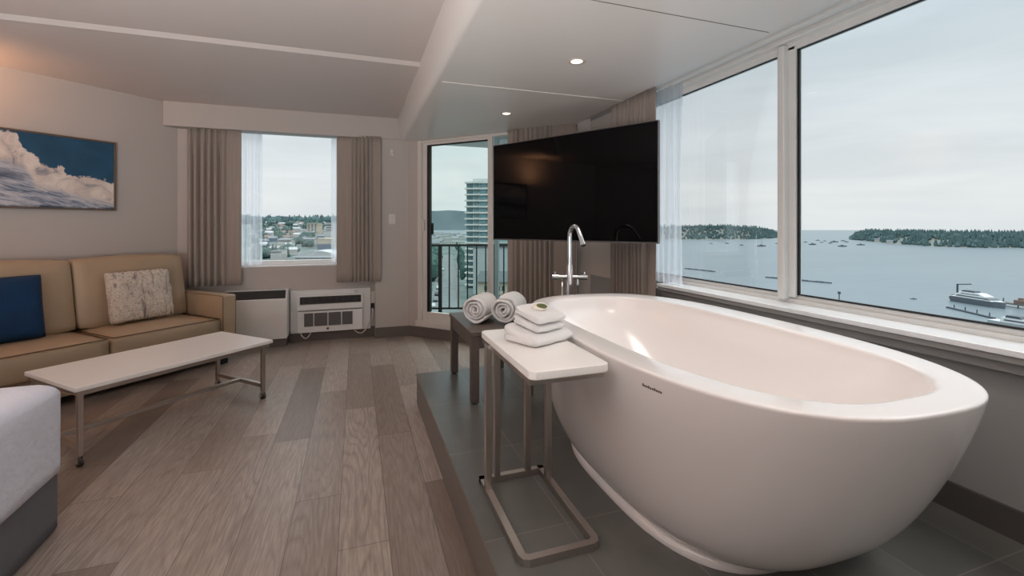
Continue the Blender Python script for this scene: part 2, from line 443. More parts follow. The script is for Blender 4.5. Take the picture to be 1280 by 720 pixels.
b.obox(DO, DU, .136, 2.0, -.14, 0, 0, .10); b.obox(DO, DU, .136, 2.0, -.14, 0, 2.215, 2.6)
struct(b.build('wall_door_side', M['wall']))
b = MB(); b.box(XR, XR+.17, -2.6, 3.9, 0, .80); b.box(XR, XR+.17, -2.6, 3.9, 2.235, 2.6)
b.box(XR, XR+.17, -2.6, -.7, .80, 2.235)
struct(b.build('wall_right', M['wall_shaded']))
b = MB(); b.box(XR, XR+.17, 3.16, 3.9, .80, 2.235); struct(b.build('wall_right', M['wall']))
# ceilings
b = MB(); b.box(-4.4, .6, -2.7, 5.5, ZC, ZC+.1); struct(b.build('ceiling', M['ceil']))
b = MB(); b.rings([[(x, y, z) for y, z in ((3.405, ZC+.01), (3.405, ZC-.001), (3.44, ZC-.022), (3.68, ZC-.020), (3.68, ZC+.01))] for x in (-4.4, .47)]); struct(b.build('trim_1', M['ceil']))
b = MB(); b.box(-4.4, .47, 3.681, 3.688, ZC-.003, ZC+.02); struct(b.build('batten_shadow', M['base']))  # dark strip painted in for the shadow line behind the batten
# lowered ceiling with a rounded, slightly leaning left cheek
prof = [(.452, ZC+.02), (.450, ZC-.02)]
for k in range(1, 13):
    a = k/12*PI/2; prof.append((.450+.072*(1-math.cos(a)), ZC-.04-(ZC-.04-ZS)*math.sin(a)**.9))
prof += [(1.955, ZS), (1.955, ZC+.02)]
b = MB(); b.rings([[(x, y, z) for x, z in prof] for y in (-2.62, 5.38)])
so = struct(b.build('ceiling_soffit', M['soffit'], auto=40))
b = MB(); b.box(.545, 1.95, 3.012, 3.022, ZS-.004, ZS+.01); b.build('panel_joint', M['trim'], so)  # white colour stands in for window light catching the joint edge
b = MB(); b.box(.545, 1.95, 1.715, 1.719, ZS-.0015, ZS+.01); b.build('panel_joint', M['base'], so)
b = MB(); b.box(1.955, 2.3, -2.62, 3.9, 2.262, 2.4); struct(b.build('ceiling_slot', M['ceil']))
b = MB(); b.box(1.985, 2.02, -2.5, 2.75, 2.236, 2.263, .003); struct(b.build('trim_2', M['frame']))
b = MB(); b.box(2.04, 2.082, -2.6, 3.1, 2.225, 2.263, .004); struct(b.build('trim_3', M['frame']))
# valance box above the left window
b = MB(); b.box(-1.775, .512, 5.262, 5.40, 2.235, ZC+.01, .004); struct(b.build('wall_valance', M['wall']))
# baseboards
b = MB(); b.box(.205, .565, 5.268, 5.285, 0, .115); struct(b.build('baseboard_back', M['base']))
b = MB(); b.box(-1.6, .21, 5.378, 5.395, 0, .115); struct(b.build('baseboard_recess', M['base']))
b = MB(); b.obox(DO, DU, .0, 2.13, -.004, .012, 0, .115); struct(b.build('baseboard_door_side', M['base']))
b = MB(); b.box(XR-.014, XR+.004, -2.6, 3.7, HP, .308); struct(b.build('baseboard_right', M['baser']))
b = MB(); b.obox(CN, U45, -3.6, 0, -.004, .012, 0, .115); struct(b.build('baseboard_left', M['base']))

# window 1 (left, behind drapes)
def frame_rect(mb, lo, hi, z0, z1, w, d0, d1, axis):
    def bx(a0, a1, c0, c1):
        if axis == 'x': mb.box(a0, a1, d0, d1, c0, c1, .003, 1)
        else: mb.box(d0, d1, a0, a1, c0, c1, .003, 1)
    bx(lo, hi, z0, z0+w); bx(lo, hi, z1-w, z1); bx(lo, lo+w, z0+w, z1-w); bx(hi-w, hi, z0+w, z1-w)
w1 = bpy.data.objects.new('window_1', None); COL.objects.link(w1); struct(w1); w1.location = (-.67, 5.48, WZ0)
def loc_mb(mb, root): bmesh.ops.translate(mb.bm, verts=mb.bm.verts[:], vec=-Vector(root.location)); return mb
b = MB(); frame_rect(b, WX0, WX1, WZ0, WZ1, .05, 5.455, 5.53, 'x'); loc_mb(b, w1).build('window_frame', M['frame'], w1)
b = MB(); b.box(WX0+.05, WX1-.05, 5.49, 5.496, WZ0+.05, WZ1-.05); loc_mb(b, w1).build('glass_pane', M['glass'], w1)
b = MB(); b.box(WX0-.0, WX1+.0, 5.375, 5.46, WZ0-.012, WZ0+.004, .003, 1); loc_mb(b, w1).build('window_sill', M['sillw'], w1)
b = MB(); b.box(WX0-.02, WX1+.02, 5.383, 5.392, WZ0-.05, WZ0-.012); loc_mb(b, w1).build('apron', M['wall'], w1)
# window 2 (right wall)
w2 = bpy.data.objects.new('window_2', None); COL.objects.link(w2); struct(w2); w2.location = (2.16, 1.0, .8)
b = MB()
b.box(2.172, 2.22, -.70, 3.16, .80, .893, .003, 1); b.box(2.160, 2.20, -.7, 3.16, .84, .872, .003, 1)
b.box(2.10, 2.22, -.70, 3.16, 2.205, 2.24, .003, 1); b.box(2.15, 2.20, -.7, 3.16, 2.17, 2.21, .004, 1)
b.box(2.10, 2.22, 3.04, 3.16, .86, 2.22); b.box(2.10, 2.22, -.70, -.64, .86, 2.22)
b.box(2.115, 2.215, 1.772, 1.808, .87, 2.20, .004, 1); b.box(2.15, 2.20, 1.735, 1.842, .88, 2.19, .004, 1)
loc_mb(b, w2).build('window_frame', M['frame'], w2)
for y0, y1 in ((-.64, 1.735), (1.842, 3.04)):
    b = MB(); b.box(2.175, 2.181, y0, y1, .895, 2.17); loc_mb(b, w2).build('glass_pane', M['glass'], w2)
    b = MB()
    e = .008
    b.box(2.165, 2.174, y0, y1, .893, .893+e); b.box(2.165, 2.174, y0, y1, 2.172-e, 2.172)
    b.box(2.165, 2.174, y1-e*1.6, y1, .893, 2.172); b.box(2.165, 2.174, y0, y0+e, .893, 2.172)
    loc_mb(b, w2).build('gasket', M['black'], w2)
b = MB(); b.box(2.0, 2.175, -.72, 2.675, .828, .85, .003, 2); loc_mb(b, w2).build('window_sill', M['sillw'], w2)
b = MB(); b.box(2.008, 2.085, -2.55, 2.675, .803, .828, .003, 1); b.box(2.035, 2.085, -2.55, 2.675, .765, .803, .003, 1); loc_mb(b, w2).build('apron', M['wall_shaded'], w2)

# door 1 (balcony slider)
d1 = bpy.data.objects.new('door_1', None); COL.objects.link(d1); struct(d1); d1.location = (DO[0], DO[1], 0); d1.rotation_euler = (0, 0, -PI/4)
# local: x along the wall, +y is outside (left-hand normal)
b = MB(); b.box(.10, 1.98, -.012, .09, .118, .19, .004, 1); b.box(.135, .185, -.01, .1, .18, 2.215); b.box(1.93, 1.98, 0, .1, .18, 2.215); b.box(.135, 1.98, .0, .1, 2.19, 2.222)
b.build('door_frame', M['trim'], d1)
b = MB(); b.box(.185, .238, .02, .06, .19, 2.2, .003, 1); b.box(1.022, 1.075, .02, .06, .19, 2.2, .003, 1); b.box(.238, 1.022, .02, .06, .19, .288, .003, 1); b.box(.238, 1.022, .02, .06, 2.165, 2.2)
sash = b.build('door_sash', M['trim'], d1)
b = MB(); b.box(.238, .276, .03, .064, .286, 2.166); b.box(.276, 1.022, .03, .055, 2.152, 2.166); b.build('gasket', M['black'], sash)
b = MB(); b.box(.27, 1.024, .04, .046, .286, 2.166); b.build('glass_pane', M['glassd'], d1)
b = MB(); b.box(1.10, 1.93, .075, .10, .19, .288); b.box(1.075, 1.118, .075, .10, .19, 2.2); b.box(1.89, 1.93, .075, .10, .19, 2.2); b.box(1.10, 1.93, .075, .10, 2.165, 2.2)
b.build('fixed_sash', mat('pale_teal_edge', rgb(150, 178, 182), .4), d1)
b = MB(); b.box(1.115, 1.895, .084, .09, .286, 2.166); b.build('glass_pane', M['glassd'], d1)
b = MB(); b.box(.203, .222, -.022, -.006, 1.185, 1.335, .004, 2); b.box(.205, .220, -.008, .022, 1.20, 1.225); b.box(.205, .220, -.008, .022, 1.295, 1.32)
b.build('door_handle', M['plastic'], d1)
b = MB(); b.box(.262, .292, .064, .085, 1.16, 1.29, .006, 2); b.build('outer_handle', M['black'], d1)

# ------------------------------------------------------------------ curtains
def drape(name, label, cat, p0, p1, z0, z1, folds, amp, m, seed=1, flat0=0, flat1=0, group=None, wave=0, pinch=.5, flare=0):
    rnd = random.Random(seed); p0 = Vector(p0); p1 = Vector(p1)
    d = (p1-p0); L = d.length; d.normalize(); nrm = Vector((d.y, -d.x))
    ph = [rnd.uniform(-.35, .35) for _ in range(folds*2+4)]; am = [rnd.uniform(.55, 1.15) for _ in range(folds*2+4)]
    nu = folds*12; nv = 18
    def f(u, v):
        env = 1.0
        if u < flat0: env = .18
        elif u > 1-flat1: env = .18
        else:
            uu = (u-flat0)/(1-flat0-flat1); env = min(1, uu*folds*1.5+.2, (1-uu)*folds*1.5+.2)
        uu = min(1, max(0, (u-flat0)/(1-flat0-flat1)))
        k = uu*folds; i = int(k)
        s = math.sin(2*PI*(k+ph[i]*.25*math.sin(PI*(k-i)) ))
        s = math.copysign(abs(s)**.7, s)*am[i]
        top = pinch+(1-pinch)*min(1, (1-v)*5)
        off = s*amp*env*top+wave*math.sin(6*v+9*u+seed)*amp
        off += .25*amp*env*math.sin(2*PI*k*2.3+seed)*max(0, v-.8)*5
        uc = (u-.5)*(1+flare*(1-v))+.5
        q = p0+d*(uc*L)+nrm*off
        return (q.x, q.y, z0+(z1-z0)*v)
    b = MB(); b.grid(f, nu, nv)
    o = b.build(name, m, smooth=True, loc=((p0.x+p1.x)/2, (p0.y+p1.y)/2, z0))
    if m is M['drape']:
        md = o.modifiers.new('thick', 'SOLIDIFY'); md.thickness = .004
    return tag(o, label, cat, group)
drape('drape', 'greige pleated drape left of the small window, hanging behind the sofa arm', 'curtain', (-1.585, 5.31), (-1.115, 5.31), .645, 2.25, 6, .034, M['drape'], 3, flat1=.26)
drape('drape', 'greige pleated drape right of the small window, above the air conditioner', 'curtain', (-.20, 5.31), (.262, 5.24), .638, 2.25, 6, .026, M['drape'], 5, flat0=.3, flat1=.16)
drape('drape', 'greige full-length drape beside the balcony door, partly behind the television', 'curtain', (1.445, 4.315), (1.95, 3.81), .235, 2.225, 9, .028, M['drape'], 8, flat0=.05, flat1=.3)
drape('drape', 'greige drape gathered at the left end of the wide window, right of the television', 'curtain', (1.975, 3.235), (1.995, 2.68), .24, 2.262, 10, .034, M['drape'], 11, flat1=.14, wave=.15)
drape('sheer_curtain', 'white sheer curtain panel at the left edge of the small window', 'curtain', (-1.2, 5.42), (-.945, 5.43), .84, 2.29, 4, .016, M['sheer'], 4)
drape('sheer_curtain', 'narrow white sheer curtain at the right edge of the small window', 'curtain', (-.262, 5.43), (-.15, 5.42), .84, 2.29, 2, .014, M['sheer'], 6)
drape('sheer_curtain', 'white sheer curtain gathered at the left end of the wide harbour window', 'curtain', (2.045, 2.79), (2.085, 2.515), .853, 2.262, 5, .017, M['sheer'], 9, wave=.3)

# ------------------------------------------------------------------ sofa
sofa = thing('sofa', 'long tan leather sofa against the slanted left wall', 'sofa', (CN[0], CN[1], 0), PI/4)
# local x = along the wall (0 at the corner), local y = -distance from the wall
def lbox(mb, a0, a1, n0, n1, z0, z1, bev=0, seg=3): return mb.box(a0, a1, -n1, -n0, z0, z1, bev, seg)
AX0, AX1 = -1.86, .02
b = MB(); lbox(b, AX0+.1, AX1-.1, .06, .86, .07, .24, .01); b.build('base_frame', M['leather'], sofa, auto=40)
for a0, a1 in ((AX0, AX0+.125), (AX1-.125, AX1)):
    b = MB(); lbox(b, a0, a1, .05, .905, .065, .628, .018, 3); ar = b.build('armrest', M['leather'], sofa, auto=40)
    b = MB()
    for a in (a0+.006, a1-.006): b.tube([(a, -.9, .07), (a, -.9, .612), (a, -.89, .622), (a, -.06, .622)], .004, 6)
    b.build('piping', M['piping'], ar, smooth=True)
b = MB(); lbox(b, AX0+.1, AX1-.1, .04, .2, .2, .84, .03); b.build('back_frame', M['leather'], sofa, auto=40)
def cushion(mb, c, size, puff, nu=16, nv=16, e=.06, tilt=0, top_only=False, seed=0, rough=0, expo=3.0, corner=None):
    """pillow: flat sides in x and z (local), thickness in y"""
    w, h, d = size; V = {}
    bm = mb.bm; ct = math.cos(tilt); st = math.sin(tilt)
    for side in (-1, 1):
        for i in range(nu+1):
            for j in range(nv+1):
                u = -1+2*i/nu; v = -1+2*j/nv
                edge = max(0, (1-abs(u)**expo))*max(0, (1-abs(v)**expo))
                th = d*.5*(1-puff)*(1 if 0 < i < nu and 0 < j < nv else .0)+d*.5*puff*edge**.5
                if (i in (0, nu) or j in (0, nv)):
                    if side == 1: V[(1, i, j)] = V[(-1, i, j)]; continue
                    th = 0
                pin = 1-.03*(abs(u*v)**4)*(corner or 1)
                bow = 1-.035*(1-abs(v)**2) if True else 1
                bow2 = 1-.035*(1-abs(u)**2)
                x = u*w/2*pin*bow; z = v*h/2*pin*bow2; y = side*th
                if rough:
                    nn = noise.noise(Vector((x*38+seed, z*16, side*3))) * rough
                    y += side*nn
                    if abs(u) > .9 or abs(v) > .9: x += nn*.8; z += noise.noise(Vector((x*40, z*40, seed+5)))*rough*.8
                y2 = y*ct-z*st; z2 = y*st+z*ct
                V[(side, i, j)] = bm.verts.new((c[0]+x, c[1]+y2, c[2]+z2))
    for side in (-1, 1):
        for i in range(nu):
            for j in range(nv):
                bm.faces.new([V[(side, i, j)], V[(side, i+1, j)], V[(side, i+1, j+1)], V[(side, i, j+1)]])
    return mb
def softbox(mb, a0, a1, n0, n1, z0, z1, r, puff):
    # rounded box whose top and front swell gently
    m2 = MB(); m2.box(a0, a1, -n1, -n0, z0, z1)
    bmesh.ops.subdivide_edges(m2.bm, edges=m2.bm.edges[:], cuts=9, use_grid_fill=True)
    ca, cn, cz = (a0+a1)/2, -(n0+n1)/2, (z0+z1)/2; ha, hn, hz = (a1-a0)/2, (n1-n0)/2, (z1-z0)/2
    for v in m2.bm.verts:
        u, w, q = (v.co.x-ca)/ha, (v.co.y-cn)/hn, (v.co.z-cz)/hz
        # rounding
        p = Vector((v.co.x-ca, v.co.y-cn, v.co.z-cz)); core = Vector((max(-ha+r, min(ha-r, p.x)), max(-hn+r, min(hn-r, p.y)), max(-hz+r, min(hz-r, p.z))))
        dd = p-core
        if dd.length > 1e-6:
            k = max(abs(dd.x), abs(dd.y), abs(dd.z)); dd = dd.normalized()*k
        p = core+dd
        p.z += q*puff*(1-u*u)*(1-w*w) if q > 0 else 0
        p.y += -puff*.8*(1-u*u)*(1-q*q) if w < 0 else 0
        v.co = Vector((ca, cn, cz))+p
    me = bpy.data.meshes.new('t'); m2.bm.to_mesh(me); mb.bm.from_mesh(me); bpy.data.meshes.remove(me); m2.bm.free()
    return mb
SX = (AX0+.127, -.911, AX1-.127)
for k in (0, 1):
    a0, a1 = SX[k]+.004, SX[k+1]-.004
    b = MB(); softbox(b, a0, a1, .22, .90, .232, .425, .028, .02); sc_ = b.build('seat_cushion', M['leather'], sofa, smooth=True)
    b = MB(); b.tube([(a0+.01, -.24, .424), (a0+.012, -.885, .424), (a0+.02, -.898, .424), (a1-.02, -.898, .424), (a1-.012, -.885, .424), (a1-.01, -.24, .424)], .0045, 6)
    b.build('piping', M['piping'], sc_, smooth=True)
    b = MB(); softbox(b, a0, a1, .0, .20, .0, .565, .032, .016)
    for v in b.bm.verts:      # lean back
        z = v.co.z; y = v.co.y; v.co.z = .43+z*math.cos(.2)+y*-.0; v.co.y = y-.20+z*math.sin(.2)+.0
    for v in b.bm.verts: v.co.y = min(v.co.y, -.012)
    bc = b.build('back_cushion', M['leather'], sofa, smooth=True)
    b = MB(); b.tube([(a0+.008, -.33, .5), (a0+.008, -.20, .92), (a0+.035, -.18, .972), (a1-.035, -.18, .972), (a1-.008, -.20, .92), (a1-.008, -.33, .5)], .004, 6)
    b.build('piping', M['piping'], bc, smooth=True)
for a in (AX0+.08, AX1-.08):
    for n in (.12, .82):
        b = MB(); lbox(b, a-.035, a+.035, n-.035, n+.035, 0, .07, .004, 1); b.build('foot', M['black'], sofa)
def pillow(name, label, a, n, z, size, m, rz, tilt, **kw):
    p = Vector((CN[0]+R2*a+R2*n, CN[1]+R2*a-R2*n, z))
    b = MB(); cushion(b, (0, 0, 0), size, .75, tilt=tilt, **kw)
    o = b.build(name, m, smooth=True); o.location = p; o.rotation_euler = (0, 0, PI/4+rz)
    return tag(o, label, 'cushion')
pillow('throw_pillow', 'navy blue velvet cushion leaning on the left seat of the tan sofa', -1.37, .47, .672, (.47, .47, .15), M['navy'], -.05, -.22, expo=4)
pillow('throw_pillow', 'cream and grey striped faux fur cushion on the right seat of the tan sofa', -.53, .465, .665, (.47, .43, .15), M['fur'], .03, -.22, nu=40, nv=40, rough=.011, seed=3, expo=4)

# ------------------------------------------------------------------ painting
art = thing('painting', 'framed painting of white clouds over dark blue, on the wall above the sofa', 'painting', (CN[0], CN[1], 1.39), PI/4)
PA0, PA1, PZ1 = -1.86, -.519, .612
b = MB(); e = .014
for q in ((PA0, PA1, 0, e), (PA0, PA1, PZ1-e, PZ1)): b.box(q[0], q[1], -.036, -.002, q[2], q[3], .002, 1)
for q in ((PA0, PA0+e), (PA1-e, PA1)): b.box(q[0], q[1], -.036, -.002, e, PZ1-e, .002, 1)
b.build('frame', mat('pewter_frame', rgb(120, 104, 92), .35, metal=.4), art)
b = MB(); b.box(PA0+e, PA1-e, -.028, -.004, e, PZ1-e); b.build('canvas', m_art(PA0+e, PA1-e, e, PZ1-e), art)

# ------------------------------------------------------------------ coffee table
ct = thing('coffee_table', 'long low white-topped coffee table on metal frame with casters, before the sofa', 'table', (CN[0], CN[1], 0), PI/4)
A0, A1, N0, N1 = -1.512, -.40, 1.375, 1.985
b = MB(); lbox(b, A0, A1, N0, N1, .396, .42, .004, 2); b.build('tabletop', M['whitetop'], ct)
b = MB()
for n in (N0+.03, N1-.03): lbox(b, A0+.015, A1-.015, n-.012, n+.012, .37, .397)
for a in (A0+.03, A1-.06): lbox(b, a-.012, a+.012, N0+.02, N1-.02, .37, .397)
b.build('top_frame', M['steel'], ct)
for a in (A0+.03, A1-.06):
    for n in (N0+.05, N1-.03):
        b = MB(); lbox(b, a-.0125, a+.0125, n-.0125, n+.0125, .055, .397, .002, 1); lg = b.build('leg', M['steel'], ct)
    b = MB(); lbox(b, a-.0125, a+.0125, N0+.05, N1-.03, .09, .115); b.build('crossbar', M['steel'], ct)
    for n in (N0+.05, N1-.03):
        b = MB(); b.tube([(a-.012+.012, -n, .056), (a+.0, -n, .04)], .008, 8)
        for s in (-1, 1): b.box(a+s*.013-.002, a+s*.013+.002, -n-.012, -n+.012, .018, .05)
        cs = b.build('caster', M['steel'], ct)
        b = MB(); b.tube([(a-.01, -n, .022), (a+.01, -n, .022)], .022, 16); b.build('wheel', M['wheel'], cs, auto=40)
b = MB(); nn = (N0+N1)/2+.02; lbox(b, A0+.03, A1-.06, nn-.018, nn+.018, .096, .118, .003); b.build('stretcher', M['steel'], ct)

# ------------------------------------------------------------------ bed
bed = thing('bed', 'corner of a bed with white duvet and grey skirt at the lower left', 'bed', (-2.0, 1.4, 0))
BX, BY = -1.150+2.0, 2.42-1.4    # right/foot corner in local coordinates
def bedblock(z0, z1, grow, r, wob, nz, top):
    rg = []
    outline = []
    x0, y0, x1, y1 = -1.0-grow, -2.3, BX+grow, BY+grow
    N = 40
    def rc(cx, cy, a0):
        return [(cx+r*math.cos(a0+k/8*PI/2), cy+r*math.sin(a0+k/8*PI/2)) for k in range(9)]
    side = lambda p, q, n: [(p[0]+(q[0]-p[0])*k/n, p[1]+(q[1]-p[1])*k/n) for k in range(1, n)]
    c1 = rc(x1-r, y1-r, 0); c2 = rc(x0+r, y1-r, PI/2)
    outline = [(x1, y0)]+side((x1, y0), c1[0], 24)+c1+side(c1[-1], c2[0], 24)+c2+[(x0, y0)]
    for k in range(nz+1):
        v = k/nz; z = z0+(z1-z0)*v; ring = []
        for i, (x, y) in enumerate(outline):
            w = wob*(1-v)*math.sin(i*.9+2)*.6+wob*(1-v)*math.sin(i*.37)
            d = Vector((x-(x0+x1)/2, y-(y0+y1)/2))
            ring.append((x+w*(1 if x > x1-.2 else 0), y+w*(1 if y > y1-.2 else 0), z))
        rg.append(ring)
    return rg
rg = bedblock(.245, .56, .0, .07, .012, 8, True)
for k in range(1, 7):      # puffy rounded top edge
    a = k/6*PI/2; ins = .085*(1-math.cos(a))
    base = bedblock(.56, .57, -ins, max(.02, .07-ins*.5), 0, 1, True)[0]
    rg.append([(x, y, .555+.055*math.sin(a)) for x, y, z in base])
base = bedblock(.56, .57, -.35, .03, 0, 1, True)[0]; rg.append([(x, y, .628) for x, y, z in base])
b = MB(); b.rings(rg); b.build('duvet', M['duvet'], bed, smooth=True)
rg = bedblock(.012, .30, -.012, .05, .010, 6, False)
b = MB(); b.rings(rg); b.build('bed_skirt', M['skirt'], bed, smooth=True)

# ------------------------------------------------------------------ heater cabinet, air conditioner, small wall fittings
hc = thing('heater_cabinet', 'white heater cabinet with black top slot between sofa arm and air conditioner', 'heater', (-.98, 5.29, 0))
b = MB(); pr = [(-.105, .092), (.098, .092), (.098, .585), (-.02, .585), (-.02, .520), (-.098, .505), (-.105, .50)]
b.rings([[(x, y, z) for y, z in pr] for x in (-.28, .303)]); b.build('cabinet_body', M['cab'], hc)
b = MB(); b.rings([[(x, y, z) for y, z in ((-.098, .505), (-.022, .518), (-.022, .583), (-.062, .583))] for x in (-.279, .290)]); b.build('vent_slot', M['black'], hc)
b = MB(); b.rings([[(x, y, z) for y, z in ((-.105, .50), (-.02, .5), (-.02, .587), (-.075, .587))] for x in (.290, .304)]); b.build('end_cheek', M['cab'], hc)
b = MB(); b.box(-.27, .29, -.06, .09, .0, .092); b.build('plinth', M['base'], hc)

ac = thing('air_conditioner', 'white window-type air conditioner set in a low wall panel beneath the small window', 'air conditioner', (-.255, 5.385, .09))
b = MB(); b.box(-.41, .41, -.03, .003, .005, .468, .004, 1); b.build('surround_panel', M['cab'], ac)
b = MB(); b.box(-.335, .325, -.085, -.03, .018, .245, .006, 2); b.build('lower_housing', M['acw'], ac)
b = MB()
x0, x1, z0, z1 = -.338, .326, .258, .418
b.box(x0, x1, -.10, -.03, z0, z0+.062, .008, 2); b.box(x0, x1, -.10, -.03, z1-.016, z1, .006, 2)
b.box(x0, x0+.026, -.10, -.03, z0+.05, z1-.01); b.box(x1-.018, x1, -.10, -.03, z0+.05, z1-.01); b.build('outlet_housing', M['acw'], ac)
b = MB(); b.box(x0+.02, x1-.01, -.06, -.04, z0+.05, z1-.01); og = b.build('outlet_recess', M['grille_d'], ac)
b = MB()
for k in range(4): b.box(x0+.026, x1-.018, -.088, -.07, z0+.072+k*.019, z0+.076+k*.019)
for k in range(9): b.box(x0+.06+k*.066, x0+.063+k*.066, -.08, -.066, z0+.062, z1-.016)
b.build('louvre', M['grille'], og)
gx = [-.275, -.175, -.033, .105, .225]
for k in range(4):
    b = MB(); b.box(gx[k]+.006, gx[k+1]-.006, -.094, -.084, .085, .225)
    g = b.build('filter_panel', M['grille'], ac)
    b = MB()
    for q in range(8): b.box(gx[k]+.008, gx[k+1]-.008, -.0965, -.093, .094+q*.0165, .098+q*.0165)
    b.build('filter_slat', M['slat'], g)
b = MB(); b.tube([(-.035, -.084, .052), (-.035, -.09, .052)], .013, 16); b.build('badge', M['logo'], ac)
b = MB(); b.tube([(.24, -.03, .435), (.27, -.045, .437)], .012, 10); b.build('indicator', M['plastic'], ac)
o = MB().tube([(-.56, 5.32, .10)]+[(-.56+.10*k/10+.0, 5.30+.004*k, .10-.055*math.sin(PI*k/10)) for k in range(1, 10)]+[(-.455, 5.33, .11)], .006, 8).build('drain_hose', M['plastic'], smooth=True, loc=(-.5, 5.32, .05))
tag(o, 'white drain hose looping below the left end of the air conditioner', 'hose')
pts = [(-.02, 5.32, .10), (.02, 5.315, .068), (.06, 5.315, .06), (.10, 5.33, .09), (.13, 5.345, .15), (.165, 5.35, .2), (.18, 5.352, .26), (.176, 5.352, .33)]
o = MB().tube(pts, .0055, 8).build('power_cord', M['plastic'], smooth=True, loc=(.1, 5.33, .06))
tag(o, 'white power cord running from the air conditioner up to the wall socket', 'cord')
ou = thing('wall_socket', 'white wall socket with black plug right of the air conditioner', 'socket', (.18, 5.387, .36))
b = MB(); b.box(-.024, .024, -.008, .002, -.055, .15, .003, 1); b.build('cover_plate', M['plastic'], ou)
b = MB(); b.box(-.02, .016, -.03, -.008, -.045, .02, .004, 1); b.build('plug', M['black'], ou)
sw = thing('light_switch', 'white light switch on the narrow wall left of the balcony door', 'switch', (.385, 5.28, 1.332))
b = MB(); b.box(-.036, .036, -.007, .002, -.058, .058, .003, 1); b.build('cover_plate', M['plastic'], sw)
b = MB(); b.box(-.017, .017, -.012, -.006, -.034, .034, .003, 1); b.build('rocker', M['trim'], sw)
th_ = thing('motion_sensor', 'small white sensor high on the narrow wall left of the balcony door', 'sensor', (.385, 5.28, 2.09))
b = MB(); b.box(-.022, .022, -.012, .002, -.04, .04, .006, 2); b.build('housing', M['plastic'], th_)
b = MB(); b.tube([(0, -.01, -.012), (0, -.018, -.012), (0, -.022, -.012)], [.015, .013, .005], 14); b.build('lens', M['soap'], th_, smooth=True)

# ------------------------------------------------------------------ television
# right edge (1.897,2.519) to left edge (1.139,3.796); screen faces the tub and bed
pr_, pl_ = Vector((1.897, 2.519)), Vector((1.139, 3.796))
mid = (pr_+pl_)/2; ux = (pr_-pl_); TW = ux.length; ang = math.atan2(ux.y, ux.x)
tv = thing('television', 'large flat black television on a swivel arm above the far end of the tub', 'television', (mid.x, mid.y, 1.135), ang)
TZ = .822
b = MB(); b.box(-TW/2, TW/2, .0, .030, 0, TZ, .004, 1); b.build('cabinet', M['blackm'], tv)
b = MB(); b.box(-TW/2+.006, TW/2-.006, -.002, .004, .012, TZ-.006); b.build('screen', M['tv'], tv)
b = MB(); e = .004
b.box(-TW/2-.001, TW/2+.001, -.003, .02, -.001, .008); b.box(-TW/2-.001, -TW/2+e, -.003, .02, 0, TZ); b.box(TW/2-e, TW/2+.001, -.003, .02, 0, TZ); b.box(-TW/2, TW/2, -.003, .02, TZ-e, TZ+.001)
b.build('bezel', mat('tv_bezel_grey', rgb(112, 110, 110), .35, metal=.6), tv)
b = MB(); b.box(-.35, .35, .03, .065, .12, .62, .01, 2); b.build('rear_housing', M['black'], tv)
R = Matrix.Rotation(-ang, 3, 'Z')
cw = R @ (Vector((1.99, 3.80, 0))-Vector((mid.x, mid.y, 0)))
elb = Vector((cw.x*.45+.2, cw.y*.5, .4))
b = MB(); b.bar((0, .066, .4), (elb.x, elb.y, .4), .03, .05); b.bar((elb.x, elb.y, .4), (cw.x, cw.y, .4), .03, .05); b.tube([(elb.x, elb.y, .35), (elb.x, elb.y, .45)], .022, 12)
b.box(-.11, .11, .062, .075, .3, .5)
b.build('swivel_arm', M['blackm'], tv)

# ------------------------------------------------------------------ bathtub
tubc = (1.29, 1.58)
tub = thing('bathtub', 'large white freestanding oval bathtub on the tiled platform', 'bathtub', (tubc[0], tubc[1], HP))
NE = 2.79
def oval(ax, ay, z, dx=0, dy=0, n=88, e=NE, rot=0):
    r = []
    for k in range(n):
        a = 2*PI*k/n; c, s = math.cos(a), math.sin(a)
        x = ax*math.copysign(abs(c)**(2/e), c); y = ay*math.copysign(abs(s)**(2/e), s)
        r.append((dx+x*math.cos(rot)-y*math.sin(rot), dy+x*math.sin(rot)+y*math.cos(rot), z))
    return r
RZ = .83-HP
TR = -.036
rg = [oval(.374, .540, 0, .007, -.015, e=3), oval(.377, .543, .012, .007, -.015, e=3), oval(.370, .536, .026, .007, -.015, e=3), oval(.361, .530, .034, .007, -.012, e=2.9)]
NP = 26
def belly(v):
    g = (1-(1-v)**1.119)**.519
    return .361+(.507-.361)*g, .54+(.935-.54)*g, .012*(1-g), .03*(1-g)*0-.01*(1-g), TR*g
BZ0 = .036
for k in range(1, NP+1):
    v = (k/NP)**1.7
    ax, ay, dx, dy, ro = belly(v)
    rg.append(oval(ax, ay, BZ0+(RZ-.010-BZ0)*v, dx, dy, rot=ro))
rg.append(oval(.5075, .9355, RZ-.005, rot=TR)); rg.append(oval(.505, .933, RZ-.001, rot=TR)); rg.append(oval(.499, .927, RZ, rot=TR))
rg.append(oval(.405, .848, RZ-.003, -.005, -.005, e=2.95)); rg.append(oval(.393, .836, RZ-.005, -.007, -.005, e=3.0)); rg.append(oval(.387, .830, RZ-.011, -.007, -.005, e=3.03)); rg.append(oval(.383, .825, RZ-.024, -.007, -.005, e=3.03))
for k in range(1, 15):
    v = k/14
    g = math.cos(v*PI/2)**.62 if v < 1 else 0
    rg.append(oval(.10+.283*g, .20+.625*g*(1-.12*v), RZ-.024-.40*v, -.007*(1-v), -.005, e=3.03-.8*v))
b = MB(); b.rings(rg, True, True, True); ts = b.build('tub_shell', M['tub'], tub, auto=50)
b = MB(); b.lathe([(.0, .203), (.03, .203), (.034, .199), (.034, .19)], 20, cap0=False); b.build('drain', M['chrome'], tub, auto=40)
